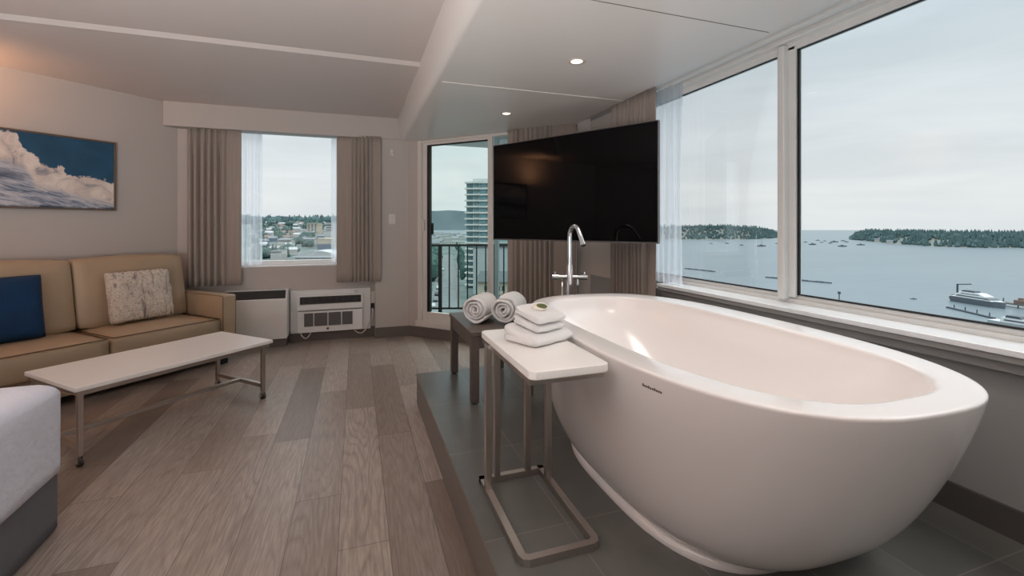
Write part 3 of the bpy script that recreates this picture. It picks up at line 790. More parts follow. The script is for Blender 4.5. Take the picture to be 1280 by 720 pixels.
# maker's mark just under the rim on the left side
b = MB()
def tub_side(y, z):
    v = (z-BZ0)/(RZ-.010-BZ0)
    ax, ay, dx, dy, ro = belly(v)
    x = 0
    for _ in range(8):       # solve in the slightly turned frame
        yl = -x*math.sin(ro)+y*math.cos(ro)
        xl = -ax*(max(0, 1-abs(yl/ay)**NE))**(1/NE); x = (xl+yl*math.sin(ro)*1.0)*1.0
        x = xl*math.cos(ro)-yl*math.sin(ro)
    return x+dx
yc = 1.10-tubc[1]
xs = [-.034+.0075*k for k in range(10)]
for k, q in enumerate(xs):
    h = .0085 if k in (0, 3, 6) else .006
    y = yc-q; z = RZ-.05
    xa, xb = tub_side(y, z), tub_side(y-.005, z)
    b.rings([[(xa-.0008, y, z), (xa-.0012+.0, y, z+h), (xa+.004, y, z+h), (xa+.004, y, z)], [(xb-.0008, y-.0052, z), (xb-.0012, y-.0052, z+h), (xb+.004, y-.0052, z+h), (xb+.004, y-.0052, z)]])
b.build('maker_mark', M['logo'], tub)

# ------------------------------------------------------------------ faucet
fc_ = thing('bath_faucet', 'chrome floor-standing bath faucet with arched spout at the far end of the tub', 'faucet', (1.367, 2.765, HP))
zb = .87-HP
b = MB(); b.lathe([(.045, 0), (.045, .008), (.03, .014), (.021, .02), (.021, .62), (.024, .622)], 20); b.tube([(0, 0, .6), (0, 0, .735+.05)], .024, 20); b.build('column', M['chrome'], fc_, auto=40)
arc = [(0, 0, .78), (0, 0, .90), (0, 0, .97)]
R_ = .075
for k in range(1, 9): a = PI-k/8*PI*.86; arc.append((0, -R_-R_*math.cos(a), .97+R_*math.sin(a)))
last = Vector(arc[-1]); dv = (last-Vector(arc[-2])).normalized()
arc += [tuple(last+dv*.03), tuple(last+dv*.085)]
b = MB(); b.tube(arc, .0155, 16); b.build('spout', M['chrome'], fc_, auto=50)
b = MB(); b.tube([tuple(last+dv*.08), tuple(last+dv*.098)], .0175, 16); b.build('aerator', M['chrome'], fc_, auto=40)
rx, ry = .94, -.34
b = MB(); b.tube([(-.10*rx, -.10*ry, .70), (.10*rx, .10*ry, .70)], .0165, 16); b.build('valve_bar', M['chrome'], fc_, auto=40)
for s in (-1, 1):
    b = MB(); b.tube([(s*.075*rx, s*.075*ry, .70), (s*.118*rx, s*.118*ry, .70)], .021, 16); b.tube([(s*.1*rx, s*.1*ry, .72), (s*.1*rx, s*.1*ry, .735)], .006, 8); b.build('handle', M['chrome'], fc_, auto=40)
b = MB(); b.tube([(.055*rx, .055*ry, .69), (.055*rx, .055*ry, .655)], .009, 12); b.tube([(.055*rx, .055*ry, .66), (.055*rx, .055*ry, .645)], .013, 12); b.build('diverter', M['chrome'], fc_, auto=40)
b = MB(); b.tube([(-.05*rx, -.05*ry, .69), (-.05*rx, -.05*ry, .3), (-.045*rx, -.045*ry, .02)], .005, 8); b.build('supply_pipe', M['chrome'], fc_, smooth=True)

# ------------------------------------------------------------------ side table (C-shaped) beside the tub
tx0, tx1, ty0, ty1, tz = .482, .752, 1.23, 1.80, .822
cta = thing('side_table', 'tall narrow white-topped metal side table standing beside the tub', 'table', (.61, 1.53, HP))
def L_(mb): bmesh.ops.translate(mb.bm, verts=mb.bm.verts[:], vec=(-.61, -1.53, -HP)); return mb
def rrect(x0, x1, y0, y1, r, z, n=8):
    o = []
    for cx, cy, a0 in ((x1-r, y1-r, 0), (x0+r, y1-r, PI/2), (x0+r, y0+r, PI), (x1-r, y0+r, 1.5*PI)):
        o += [(cx+r*math.cos(a0+k/n*PI/2), cy+r*math.sin(a0+k/n*PI/2), z) for k in range(n+1)]
    return o
b = MB(); e = .003
b.rings([rrect(tx0+e, tx1-e, ty0+e, ty1-e, .028-e, tz-.026), rrect(tx0, tx1, ty0, ty1, .028, tz-.023), rrect(tx0, tx1, ty0, ty1, .028, tz-.004), rrect(tx0+.001, tx1-.001, ty0+.001, ty1-.001, .027, tz-.001), rrect(tx0+.004, tx1-.004, ty0+.004, ty1-.004, .024, tz)])
L_(b).build('tabletop', M['whitetop'], cta, auto=40)
bx0, bx1, by0, by1 = .474, .752, 1.285, 1.785
b = MB(); zt = tz-.026
for x in (tx0+.02, tx1-.02): b.box(x-.011, x+.011, ty0+.03, ty1-.01, zt-.022, zt)
for y in (ty0+.04, ty1-.02): b.box(tx0+.02, tx1-.02, y-.011, y+.011, zt-.022, zt)
L_(b).build('top_frame', M['steel'], cta)
b = MB(); q = .0125; rr = .03
b.prism([(bx0, by0+rr), (bx0+.009, by0+.009), (bx0+rr, by0), (bx1-rr, by0), (bx1-.009, by0+.009), (bx1, by0+rr), (bx1, by0+rr+.001), (bx1-.025, by0+rr), (bx1-.034, by0+.025), (bx0+.034, by0+.025), (bx0+.025, by0+rr+.003)], HP, HP+.025)
b.box(bx0, bx0+.025, by0+rr, by1, HP, HP+.025); b.box(bx1-.025, bx1, by0+rr, by1, HP, HP+.025); b.box(bx0, bx1, by1-.025, by1, HP, HP+.025)
L_(b).build('base_frame', M['steel'], cta)
for x, y in ((bx0+.0125, 1.695), (bx1-.0125, 1.695), (bx0+.072, by1-.0125), (bx1-.072, by1-.0125)):
    b = MB(); b.box(x-.0125, x+.0125, y-.0125, y+.0125, HP+.02, zt-.005, .002, 1); L_(b).build('post', M['steel'], cta)

# ------------------------------------------------------------------ bench
be = thing('bench', 'dark brown wooden bench at the far end of the platform, holding rolled towels', 'bench', (.83, 2.88, HP))
BW, BL, BT = .20, .32, .633-HP
b = MB(); b.box(-BW, BW, -BL, BL, BT-.028, BT, .003, 1); b.build('seat', M['bench'], be)
b = MB()
for x in (-BW+.012, BW-.03): b.box(x, x+.018, -BL+.012, BL-.012, BT-.10, BT-.027)
for y in (-BL+.012, BL-.03): b.box(-BW+.012, BW-.012, y, y+.018, BT-.10, BT-.027)
b.build('apron', M['bench'], be)
for sx in (-1, 1):
    for sy in (-1, 1):
        x, y = sx*(BW-.03), sy*(BL-.03)
        b = MB(); b.box(x-.024, x+.024, y-.024, y+.024, .008, BT-.027, .002, 1); lg = b.build('leg', M['bench'], be)
        b = MB(); b.lathe([(.016, 0), (.018, .004), (.018, .01)], 12, (x, y, 0)); b.build('glide', M['black'], lg)

# ------------------------------------------------------------------ towels
def rolled(name, label, c, r, length, ang, seed, turns=3.6):
    rnd = random.Random(seed); n = 120; th = .0115
    b = MB(); bm = b.bm
    pitch = (r-.012)/(turns)
    cols = []
    NY = 14
    for j in range(NY+1):
        y = -length/2+length*j/NY
        sl = 1-.035*(abs(2*j/NY-1)**6)
        out, inn = [], []
        for k in range(n+1):
            a = k/n*turns*2*PI
            rad = .010+pitch*a/(2*PI)
            w = 1+.035*math.sin(a*1.7+seed)+.02*math.sin(3*a+j*.5)
            ro = (rad+pitch*.46)*w; ri = (rad-pitch*.40)*w
            jit = .006*noise.noise(Vector((a*1.5, seed, j*.7)))
            yy = y+(jit*2.2 if j in (0, NY) else 0)+.012*math.sin(a*.8+seed)*(1 if j < NY/2 else -1)*(abs(2*j/NY-1)**3)
            sq = lambda z: z*.93 if z < 0 else z
            out.append(bm.verts.new((ro*sl*math.cos(a+seed), yy, sq(ro*sl*math.sin(a+seed))+jit)))
            inn.append(bm.verts.new((max(.002, ri)*sl*math.cos(a+seed), yy, sq(max(.002, ri)*sl*math.sin(a+seed))+jit)))
        cols.append((out, inn))
    for j in range(NY):
        for s in (0, 1):
            A, B = cols[j][s], cols[j+1][s]
            for k in range(n): bm.faces.new((A[k], A[k+1], B[k+1], B[k]))
        for k in (0, n):
            bm.faces.new((cols[j][0][k], cols[j][1][k], cols[j+1][1][k], cols[j+1][0][k]))
    for j in (0, NY):
        o, i = cols[j]
        for k in range(n): bm.faces.new((o[k], o[k+1], i[k+1], i[k]))
    o = b.build(name, M['towel'], smooth=True); o.location = c; o.rotation_euler = (0, 0, ang)
    md = o.modifiers.new('soft', 'SUBSURF'); md.levels = 1; md.render_levels = 1
    return tag(o, label, 'towel', None)
zt_ = .644
rolled('rolled_towel', 'white rolled bath towel at the left on the dark bench', (.775, 2.86, zt_+.080), .086, .25, -.62, 2.0)
rolled('rolled_towel', 'white rolled bath towel at the right on the dark bench, behind the folded stack', (.932, 2.765, zt_+.083), .089, .25, -.62, 4.4)
def folded(name, label, c, w, d, th, layers, ang, seed, wedge=0, tilt=0):
    """layers of cloth, folded over at the local -y edge: each fold is one sheet bent in a U"""
    b = MB(); bm = b.bm
    t = th/layers
    folds = layers//2
    for fidx in range(folds):
        zb = fidx*2*t
        # profile in (y,z): outer U around, closed shape
        prof = []
        y0, y1 = -d/2, d/2
        rr = t
        for k in range(13):
            a = PI*1.5-k/12*PI; prof.append((y0+rr+rr*math.cos(a)*1.0, zb+t+t*.98*math.sin(a)))
        for k in range(1, 7): prof.append((y0+rr+(y1-y0-rr)*k/6, zb+2*t*.985+.002*math.sin(k)))
        prof.append((y1+.004, zb+1.8*t)); prof.append((y1+.003, zb+1.15*t)); prof.append((y1-.004, zb+1.03*t))
        for k in range(5, 0, -1): prof.append((y0+rr+(y1-y0-rr)*k/6, zb+1.03*t))
        prof.append((y0+rr*.9, zb+1.0*t))
        for k in range(1, 6): prof.append((y0+rr+(y1-y0-rr)*k/6, zb+.97*t))
        prof.append((y1-.003, zb+.97*t)); prof.append((y1+.004, zb+.8*t)); prof.append((y1+.003, zb+.15*t)); prof.append((y1-.004, zb))
        rg = []
        NX = 16
        for i in range(NX+1):
            u = -1+2*i/NX
            sag = (abs(u)**8)
            ring = []
            for (y, z) in prof:
                zz = zb+t+(z-zb-t)*(1-.28*sag)-.006*sag*(zb/th)
                nn = noise.noise(Vector((u*2.2+seed, y*18, fidx*3)))*.004
                nz = noise.noise(Vector((u*2.5, y*14+seed, z*40)))*.0035
                ring.append((u*w/2*(1-.02*fidx)+nn*(1 if abs(u) > .8 else .3), y+nn, max(0.0004, zz+nz)*(1+wedge*y/(d/2))))
            rg.append(ring)
        b.rings(rg)
    o = b.build(name, M['towel'], smooth=True); o.location = c; o.rotation_euler = (tilt, 0, ang)
    md = o.modifiers.new('soft', 'SUBSURF'); md.levels = 1; md.render_levels = 1
    return tag(o, label, 'towel')
sz = tz
folded('folded_towel', 'larger folded white hand towel at the bottom of the stack on the side table', (.652, 1.575, sz), .215, .168, .050, 2, .45, 1, wedge=.30)
folded('folded_towel', 'small folded white washcloth in the middle of the stack on the side table', (.652, 1.578, sz+.0545), .152, .130, .028, 2, .42, 5, wedge=.15, tilt=.18)
folded('folded_towel', 'small folded white washcloth at the top of the stack, under the soap', (.655, 1.572, sz+.0865), .150, .128, .030, 2, .40, 9, wedge=.10, tilt=.21)
sp = thing('soap_bar', 'small round white soap with an olive green label on the top washcloth', 'soap', (.656, 1.570, sz+.1190))
sp.rotation_euler = (math.radians(14), 0, .2)
b = MB(); b.lathe([(.022, 0), (.026, .003), (.026, .008), (.022, .011)], 24, (-.006, .003, 0)); b.build('bar', M['soap'], sp, auto=50)
b = MB(); b.lathe([(.020, .011), (.0205, .0125), (.019, .0135)], 24, (.002, -.002, 0)); lb = b.build('label_disc', M['olive'], sp, auto=50)
b = MB(); b.box(-.009, .013, -.006, .002, .0133, .0138); b.build('label_print', M['darkol'], lb)

# ------------------------------------------------------------------ downlights
def downlight(x, y, label):
    t = thing('downlight', label, 'ceiling light', (x, y, ZS))
    b = MB(); b.lathe([(.030, .001), (.046, -.0045), (.050, -.003), (.050, .001)], 28, cap0=False, cap1=False); b.build('trim_ring', M['screw'], t, smooth=True)
    b = MB(); b.lathe([(.0005, -.0005), (.034, -.0005), (.034, .0005)], 24); b.build('lens', M['lamp'], t)
downlight(1.228, 2.39, 'round recessed ceiling downlight nearest the camera, above the tub')
downlight(1.222, 3.69, 'round recessed ceiling downlight farther off, near the balcony door')

# ------------------------------------------------------------------ balcony
b = MB(); b.prism([(.72, 5.40), (2.2, 3.92), (2.9, 4.6), (2.55, 5.84), (.55, 6.47), (.55, 5.56)], -.12, .05); struct(b.build('balcony_slab', M['concrete']))
ra, rb = Vector((.60, 6.36, 0)), Vector((2.5, 5.76, 0))
rl = thing('balcony_railing', 'black metal railing with thin upright bars at the balcony edge', 'railing', (ra.x, ra.y, .05), math.atan2(rb.y-ra.y, rb.x-ra.x))
LL = (rb-ra).length
b = MB(); b.box(0, LL, -.02, .02, .925, .955); b.build('top_rail', M['blackm'], rl)
b = MB(); b.box(0, LL, -.012, .012, .06, .085); b.build('bottom_rail', M['blackm'], rl)
k = 0; x = .02
while x < LL:
    big = (k % 6 == 4)
    b = MB(); w = .024 if big else .009
    b.box(x-w, x+w, -w, w, .0 if big else .07, .93); b.build('post' if big else 'baluster', M['blackm'], rl)
    x += .125; k += 1

# ------------------------------------------------------------------ the view: water, town, islands
rnd = random.Random(7)
SEA = -30
b = MB(); b.prism([(-3000, 60), (60, -200), (4000, -1500), (4000, 2600), (1400, 3800), (-3000, 3900)], SEA-1, SEA); struct(b.build('sea', M['sea']))
def sm(x): x = max(0, min(1, x)); return x*x*(3-2*x)
def gz(X, Y):
    r = X/max(Y, 1)
    return SEA+1+36*sm((Y-420)/850)*sm((.07-r)/.10)
def gfun(u, v):
    Y = 30*(1900/30)**v; r = -.55+(.55+.36)*u
    X = r*Y; z = gz(X, Y)
    if v > .97: z = SEA-3
    if u > .98: z = SEA-3
    return (X, Y, z)
b = MB(); b.grid(gfun, 60, 50); struct(b.build('city_ground', M['city'], smooth=True))
def hill(u, v):
    x = 120+640*u; t = 4200
    top = 263+5*noise.noise(Vector((u*6, 1, 0)))+3*noise.noise(Vector((u*17, 4, 0)))
    if x > 560: top += (x-560)/200*22
    if x < 430: top += 7
    y = 292+(min(top, 290)-292)*v
    p = far(x, y, t+v*600*0); return p
b = MB(); b.grid(hill, 80, 4); struct(b.build('hills', M['hills'], smooth=True))

def cone(mb, p, h, r, seg=6):
    rg = [[(p[0]+rr*math.cos(2*PI*k/seg+h), p[1]+rr*math.sin(2*PI*k/seg+h), p[2]+zz) for k in range(seg)] for rr, zz in ((r*.75, 0), (r, h*.15), (r*.55, h*.6), (.05, h))]
    mb.rings(rg, True, False, True)
def blob(mb, p, h, r, seed):
    rg = []
    for zz, rr in ((0, .35), (.2, .9), (.5, 1), (.8, .7), (1, .1)):
        rg.append([(p[0]+rr*r*(1+.25*noise.noise(Vector((k, zz*3, seed))))*math.cos(2*PI*k/7), p[1]+rr*r*(1+.25*noise.noise(Vector((k, zz*3, seed+9))))*math.sin(2*PI*k/7), p[2]+zz*h) for k in range(7)])
    mb.rings(rg)
COT = []
for x_, y_, w_ in ((1112, 304.5, 9), (1131, 304, 12), (1146, 303, 12), (1096, 301.5, 8), (1172, 306.5, 10)):
    p_ = on_z(x_, y_, SEA+1.5); COT.append(p_+Vector((p_.x, p_.y, 0)).normalized()*4)
# islands: mound grid from a shoreline (near edge) pushed 260 m back
def island(name, shore, prof, depth, label, seed, ntree, th):
    r_ = random.Random(seed)
    def P(u):
        k = u*(len(shore)-1); i = min(int(k), len(shore)-2); f = k-i
        return shore[i].lerp(shore[i+1], f)
    away = lambda p: Vector((p.x, p.y, 0)).normalized()
    def hgt(u, v):
        k = u*(len(prof)-1); i = min(int(k), len(prof)-2); f = k-i
        return (prof[i]*(1-f)+prof[i+1]*f)*sm(min(1, v*2.6))*(1 if v < .8 else max(0, 1-(v-.8)*5))
    def f(u, v):
        p = P(u); q = p+away(p)*depth*v; return (q.x, q.y, SEA-.5+hgt(u, v))
    b = MB(); b.grid(f, 40, 12); isl = struct(b.build(name, M['island'], smooth=True))
    b = MB()
    for _ in range(ntree):
        u = r_.random(); v = r_.uniform(.03, .55)**1.0
        q = Vector(f(u, v)); g = r_.uniform(.6, 1.15)
        if any((q-c_).length < 15 for c_ in COT): continue
        edge = min(1, (1.02-u)*14) if prof[-1] < prof[0] else min(1, (u+.02)*14)
        if r_.random() < .65: cone(b, q, th*g*max(.35, edge), th*.2*g)
        else: blob(b, q, th*.62*g*max(.35, edge), th*.24*g, r_.random()*50)
    o = b.build('island_forest', M['forest'], smooth=False)
    tag(o, label, 'forest', kind='stuff')
island('island', [on_z(x, y, SEA) for x, y in ((790, 300.5), (860, 299.6), (900, 299.6), (940, 299.2), (962, 298), (976, 297))],
       [26, 27, 28, 25, 17, 2], 230, 'dark green wooded island seen through the left pane of the wide window', 3, 1300, 10.5)
island('island', [on_z(x, y, SEA) for x, y in ((1062, 299.5), (1085, 301.5), (1120, 305), (1160, 308), (1220, 310), (1290, 310.5), (1340, 311), (1420, 311))],
       [4, 17, 17, 16, 16, 16, 16, 16], 200, 'dark green wooded island seen through the right pane of the wide window', 4, 2600, 10.5)
# shore cottages on the right island
for i, (x, y, w) in enumerate(((1112, 304.5, 9), (1131, 304, 12), (1146, 303, 12), (1096, 301.5, 8), (1172, 306.5, 10))):
    p = on_z(x, y, SEA+1.5); p = p+Vector((p.x, p.y, 0)).normalized()*4
    hh = thing('cottage', 'small pale waterfront cottage on the shore of the right-hand island', 'house', (p.x, p.y, SEA), math.atan2(p.y, p.x), 'island shore cottages')
    b = MB(); b.box(-w*.3, w*.3, -w/2, w/2, 0, 5); b.build('wall', M['h_white'], hh)
    b = MB(); b.rings([[(-w*.34, yy, 5), (0, yy, 7.5), (w*.34, yy, 5)] for yy in (-w*.53, w*.53)]); b.build('roof', M['r_grey'], hh)

# hulls
def hull(mb, L, W, hgt, bow=1.0, n=14, z0=0):
    rg = []
    for k in range(n+1):
        u = k/n; x = -L/2+L*u
        w = W/2*(1 if u < .55 else max(.03, 1-((u-.55)/.45)**2.0)); sh = hgt*(1+.25*bow*max(0, u-.4)**2*2.5)
        fl = .72 if u < .9 else .5
        rg.append([(x, -w, z0+sh), (x-(.02*L*(u > .9)), -w*fl, z0), (x-(.02*L*(u > .9)), w*fl, z0), (x, w, z0+sh)])
    mb.rings(rg)
def loft_block(mb, x0, x1, w, z0, z1, rake0, rake1):
    mb.rings([[(x0, -w/2, z0), (x1, -w/2, z0), (x1, w/2, z0), (x0, w/2, z0)], [(x0+rake0, -w*.44, z1), (x1-rake1, -w*.44, z1), (x1-rake1, w*.44, z1), (x0+rake0, w*.44, z1)]])
st_, bw_ = Vector((238.0, 119.0)), Vector((232.2, 100.5))
dd = bw_-st_; c = (st_+bw_)/2
ya = thing('motor_yacht', 'big yacht with dark hull and white upper decks moored at the pier', 'boat', (c.x, c.y, SEA), math.atan2(dd.y, dd.x))
LY = dd.length
b = MB(); hull(b, LY, 5.2, 1.9); b.build('hull', M['boatd'], ya)
b = MB(); hull(b, LY*.99, 5.1, .55, z0=1.75); b.build('bulwark', M['boatw'], ya)
b = MB(); loft_block(b, -LY*.40, LY*.34, 4.4, 2.2, 3.6, .3, 3.2); b.build('main_deck_house', M['boatw'], ya)
b = MB(); loft_block(b, -LY*.36, LY*.30, 4.46, 2.75, 3.3, .3, 1.5); b.build('window_band', M['boatg'], ya)
b = MB(); loft_block(b, -LY*.34, LY*.2, 3.8, 3.6, 4.6, .3, 2.6); b.build('upper_deck_house', M['boatw'], ya)
b = MB(); loft_block(b, -LY*.28, LY*.10, 3.84, 3.75, 4.3, .3, 1.2); b.build('window_band', M['boatg'], ya)
b = MB(); loft_block(b, -LY*.3, -LY*.02, 2.8, 4.6, 5.2, .8, .4); b.build('flybridge', M['boatg'], ya)
b = MB(); b.tube([(-LY*.16, 0, 5), (-LY*.18, 0, 6.6)], .1, 6); b.tube([(-LY*.22, -1.2, 6.0), (-LY*.14, -1.2, 6.3)], .12, 6); b.bar((-LY*.18, -1.4, 6), (-LY*.18, 1.4, 6), .15); b.build('mast', M['boatw'], ya)
c2 = Vector((192.2, 79.5))
mo = thing('motor_boat', 'white motor cruiser at the end of the low finger dock, lower right of the window', 'boat', (c2.x, c2.y, SEA), math.atan2(-9, -1))
b = MB(); hull(b, 15, 4.2, 1.5); b.build('hull', M['boatw'], mo)
b = MB(); loft_block(b, -4.5, 3.4, 3.4, 1.5, 2.9, .2, 2.0); b.build('cabin', M['boatw'], mo)
b = MB(); loft_block(b, -3.6, 3.2, 3.46, 1.95, 2.5, .2, 1.0); b.build('window_band', M['boatg'], mo)
b = MB(); loft_block(b, -3.4, .6, 2.8, 2.9, 3.6, .2, .8); b.build('flybridge', M['boatg'], mo)
b = MB(); b.tube([(-2.5, 0, 3.4), (-2.8, 0, 5.2)], .07, 6); b.build('mast', M['boatw'], mo)
# docks
def dock(label, a, bb, w, top, npile, m, lone=False):
    a = Vector(a); bb = Vector(bb); d = bb-a; c = (a+bb)/2
    t = thing('dock', label, 'dock', (c.x, c.y, SEA), math.atan2(d.y, d.x))
    b = MB(); b.box(-d.length/2, d.length/2, -w/2, w/2, top-.5, top); b.build('deck', m, t)
    for k in range(npile):
        x = -d.length/2+d.length*(k+.5)/npile
        b = MB(); b.tube([(x, w/2, -.5), (x, w/2, top+1.2)], .18, 6); b.build('pile', M['log'], t)
    return t
dock('low dark finger dock running from the small pier head to the motor cruiser', (214.6, 109.5), (203.5, 91), 1.0, .5, 4, M['log'])
dock('long grey timber pier with clutter behind the big yacht', (247.0, 123.5), (233.6, 80), 3.2, 1.6, 9, M['dock'])
cr = thing('dock_crane', 'small hoist standing at the outer end of the timber pier', 'crane', (246.0, 122.0, SEA+1.605))
b = MB(); b.bar((0, 0, 0), (0, 0, 4.8), .5); b.build('mast', M['log'], cr)
b = MB(); b.bar((0, 0, 4.6), (3.2, -3.2, 4.9), .35); b.build('jib', M['log'], cr)
for i, f_ in enumerate((.55, .66, .77, .875)):
    p = Vector((247.0, 123.5, SEA+1.605)).lerp(Vector((233.6, 80, SEA+1.605)), f_); p.x += 0
    b = MB(); b.box(-1.2, 1.2, -1.6, 1.6, 0, 1.5+.4*(i % 2), .1, 1); b.box(-.5, .5, -.6, .6, 1.5, 2.3)
    o = b.build('dock_crate', M['boatg'] if i % 2 else M['r_red'], loc=(0, 0, 0)); o.location = p
    tag(o, ('dark' if i % 2 else 'brownish')+' box stacked on the timber pier beside the big yacht', 'crate', 'dark boxes on the pier' if i % 2 else 'brownish boxes on the pier')
# mooring beacon, log booms, anchored boats
p = on_z(1049, 374.5, SEA)
mk = thing('channel_marker', 'slim dark marker pole standing in the water near the window bottom', 'marker', p)
b = MB(); b.tube([(0, 0, -1), (0, 0, 2.9)], .22, 6); b.build('pole', M['log'], mk)
b = MB(); b.box(-.4, .4, -.4, .4, 2.4, 3.4); b.build('topmark', M['log'], mk)
for lab, (x0, y0), (x1, y1) in (('dark floating log boom seen just right of the sheer curtain', (856, 336), (894, 340)), ('longer dark floating log boom crossing behind the window mullion', (957, 347), (1040, 354.5))):
    a = on_z(x0, y0, SEA); e_ = on_z(x1, y1, SEA); b = MB()
    for k in range(9):
        f0, f1 = k/9, (k+.93)/9
        b.tube([a.lerp(e_, f0)+Vector((0, 0, .1)), a.lerp(e_, f1)+Vector((0, 0, .1))], .62+.15*(k % 2), 6)
    o = b.build('log_boom', M['log'], loc=tuple((a+e_)/2)); tag(o, lab, 'log boom')
def small_boat(x, y, L, mast, lab, grp=None, m=None):
    L *= .66; p = on_z(x, y, SEA); t = thing('anchored_boat', lab, 'boat', p, rnd.uniform(-.4, .4)-.35, grp)
    b = MB(); hull(b, L, L*.28, L*.13); b.build('hull', m or M['boatd'], t)
    b = MB(); loft_block(b, -L*.2, L*.15, L*.2, L*.12, L*.24, .2, L*.08); b.build('cabin', M['boatd'] if m is None else M['boatg'], t)
    if mast:
        b = MB(); b.tube([(0, 0, L*.1), (0, 0, L*mast)], L*.012, 5); b.build('mast', M['log'], t)
small_boat(952, 308, 19, .9, 'dark single-masted sailboat anchored below the left island')
small_boat(1142, 374, 3.6, 0, 'tiny lone rowing boat on open water left of the big yacht')
for x, y, L in ((1016, 306, 19), (1022.5, 300.7, 13), (1027, 303.3, 10), (1031, 301.5, 10), (1043, 302.8, 20), (1038, 304.3, 11), (1054, 301.4, 14), (1058.5, 302.8, 12), (1053, 308.3, 18), (1076, 306.5, 17), (909, 304.5, 12), (927, 306.8, 11), (889, 304.8, 9), (1007, 303, 10), (972, 304.8, 12)):
    small_boat(x, y, L, 0, 'small dark boat anchored far out near the wooded islands', 'far anchored boats')

# --- town
def bld(name, lab, cat, x, y, t, wpx, hpx, dep, wm, rm, roof='gable', group=None, rz=None, zbase=None):
    p = far(x, y, t); w = wpx*t/565; h = hpx*t/565
    zb = zbase if zbase is not None else p.z
    o = thing(name, lab, cat, (p.x, p.y, zb), (-TH if rz is None else rz), group)
    hw = h*(.68 if roof == 'gable' else .94)
    b = MB(); b.box(-w/2, w/2, 0, dep, -6, hw); b.build('wall', wm, o)
    if roof == 'gable':
        b = MB(); b.rings([[(xx, -dep*.06, hw), (xx, dep*.5, h), (xx, dep*1.06, hw)] for xx in (-w*.54, w*.54)]); b.build('roof', rm, o)
    else:
        b = MB(); b.box(-w*.51, w*.51, -dep*.02, dep*1.02, hw, h); b.build('roof', rm, o)
    return o
def win_bands(o, w, n, z0, dz, hb, m):
    for k in range(n):
        b = MB(); b.box(-w*.46, w*.46, -.12, .1, z0+k*dz, z0+k*dz+hb); b.build('window_band', m, o)
def tof(y, z): return (z-H)*565/(HZ-y)
HL = {('h_white', 'r_pale'): 'small pale house among trees on the distant hillside', ('h_white', 'r_grey'): 'small grey-roofed white house on the distant hillside',
      ('h_cream', 'r_red'): 'small cream house with brownish roof on the distant hillside', ('h_blue', 'r_grey'): 'small blue-grey house on the distant hillside'}
kinds = list(HL)
PL = [(far(x_, 283, t_).x, far(x_, 283, t_+d_).y, r_) for x_, t_, r_, d_ in ((390.5, 760, 20, 9), (412, 640, 16, 8), (408, 450, 22, 13), (356, 560, 14, 5), (386, 580, 14, 5), (345, 400, 12, 5), (391, 400, 34, 13))]
def clear(p, r):
    if any((p.x-a)**2+(p.y-c)**2 < (r+q)**2 for a, c, q in PL): return False
    return True
count = 0
for i in range(400):
    x = rnd.uniform(322, 424)
    Yt = rnd.uniform(0, 1)
    t = 430*(1150/430)**Yt
    p0 = far(x, 283, t); z = gz(p0.x, p0.y)
    y = HZ-(z-H)*565/t
    if y > 319 or (x > 368 and y > 306) or (380 < x < 400 and y < 292): continue
    k = kinds[rnd.randrange(4)]
    if not clear(p0, 12): continue
    PL.append((p0.x, p0.y, 12))
    w = rnd.uniform(7, 12)
    bld('hillside_house', HL[k], 'house', x, y, t, w*565/t, rnd.uniform(6, 8.5)*565/t, rnd.uniform(8, 12), M[k[0]], M[k[1]], 'gable', HL[k].replace('small ', '').replace(' on the distant', 's on the distant') , rz=rnd.uniform(-.9, .5))
    count += 1
# tall pale block, white slab, yellow-roofed hall, arch-roofed building
z1 = lambda y, t: far(0, y, t).z
tb = bld('apartment_block', 'tall pale apartment block rising on the skyline of the small window', 'building', 390.5, 289, 760, 14, 10.5, 18, M['h_cream'], M['r_pale'], 'flat')
for k in range(3):
    b = MB(); b.box(-7.2+k*5.6, -4.6+k*5.6, -.2, .3, 0, 12); b.build('balcony_column', M['r_grey'], tb)
ob = bld('office_building', 'white flat-roofed building at the right edge of the small window view', 'building', 412, 291, 640, 9, 13, 16, M['h_white'], M['r_pale'], 'flat')
win_bands(ob, 9*640/565, 3, 3, 3.6, 1.4, M['boatg'])
yb = bld('hall_building', 'cream flat-roofed hall with blue lower wall at the right of the town view', 'building', 408, 312, 450, 21, 14, 26, M['h_cream'], M['h_cream'], 'flat')
b = MB(); b.box(-8.5, 8.5, -.4, 0, -3, 5.6); b.build('lower_wall', mat('hall_blue', dim(rgb(104, 124, 144)), .8), yb)
p = far(391, 322, 400); cb = thing('arched_roof_building', 'long white arched-roof building at the lower edge of the small window view', 'building', (p.x, p.y, p.z), -TH)
rg = []
for k in range(15):
    u = k/14; rg.append([(-17+38*u, 0, 0), (-17+38*u, 0, .9+5.2*math.sin(PI*(u*.86+.03))**1.2), (-17+38*u, 26, .9+5.2*math.sin(PI*(u*.86+.03))**1.2), (-17+38*u, 26, 0)])
b = MB(); b.rings(rg); b.build('roof_shell', M['r_pale'], cb, auto=40)
b = MB(); b.box(-17.5, 22, -.8, 0, 0, 1.3); b.build('eave', M['boatw'], cb)
b = MB(); b.box(-16, 20, .5, 25, -8, .1); b.build('wall', M['h_white'], cb)
for (x, y, t, w, h, lab) in ((356, 303, 560, 16, 5, 'long low grey row of houses in the middle of the town view'), (386, 302, 580, 14, 5, 'second low grey row of houses, just left of the cream hall'), (345, 318, 400, 14, 5, 'low pale flat-roofed shed at the lower left of the town view')):
    bb_ = bld('row_building', lab, 'building', x, y, t, w, h, 10, M['h_white'], M['r_grey'], 'gable' if y < 310 else 'flat')
    win_bands(bb_, w*t/565, 1, 1.2, 2, 1.1, M['boatg'])
b = MB()
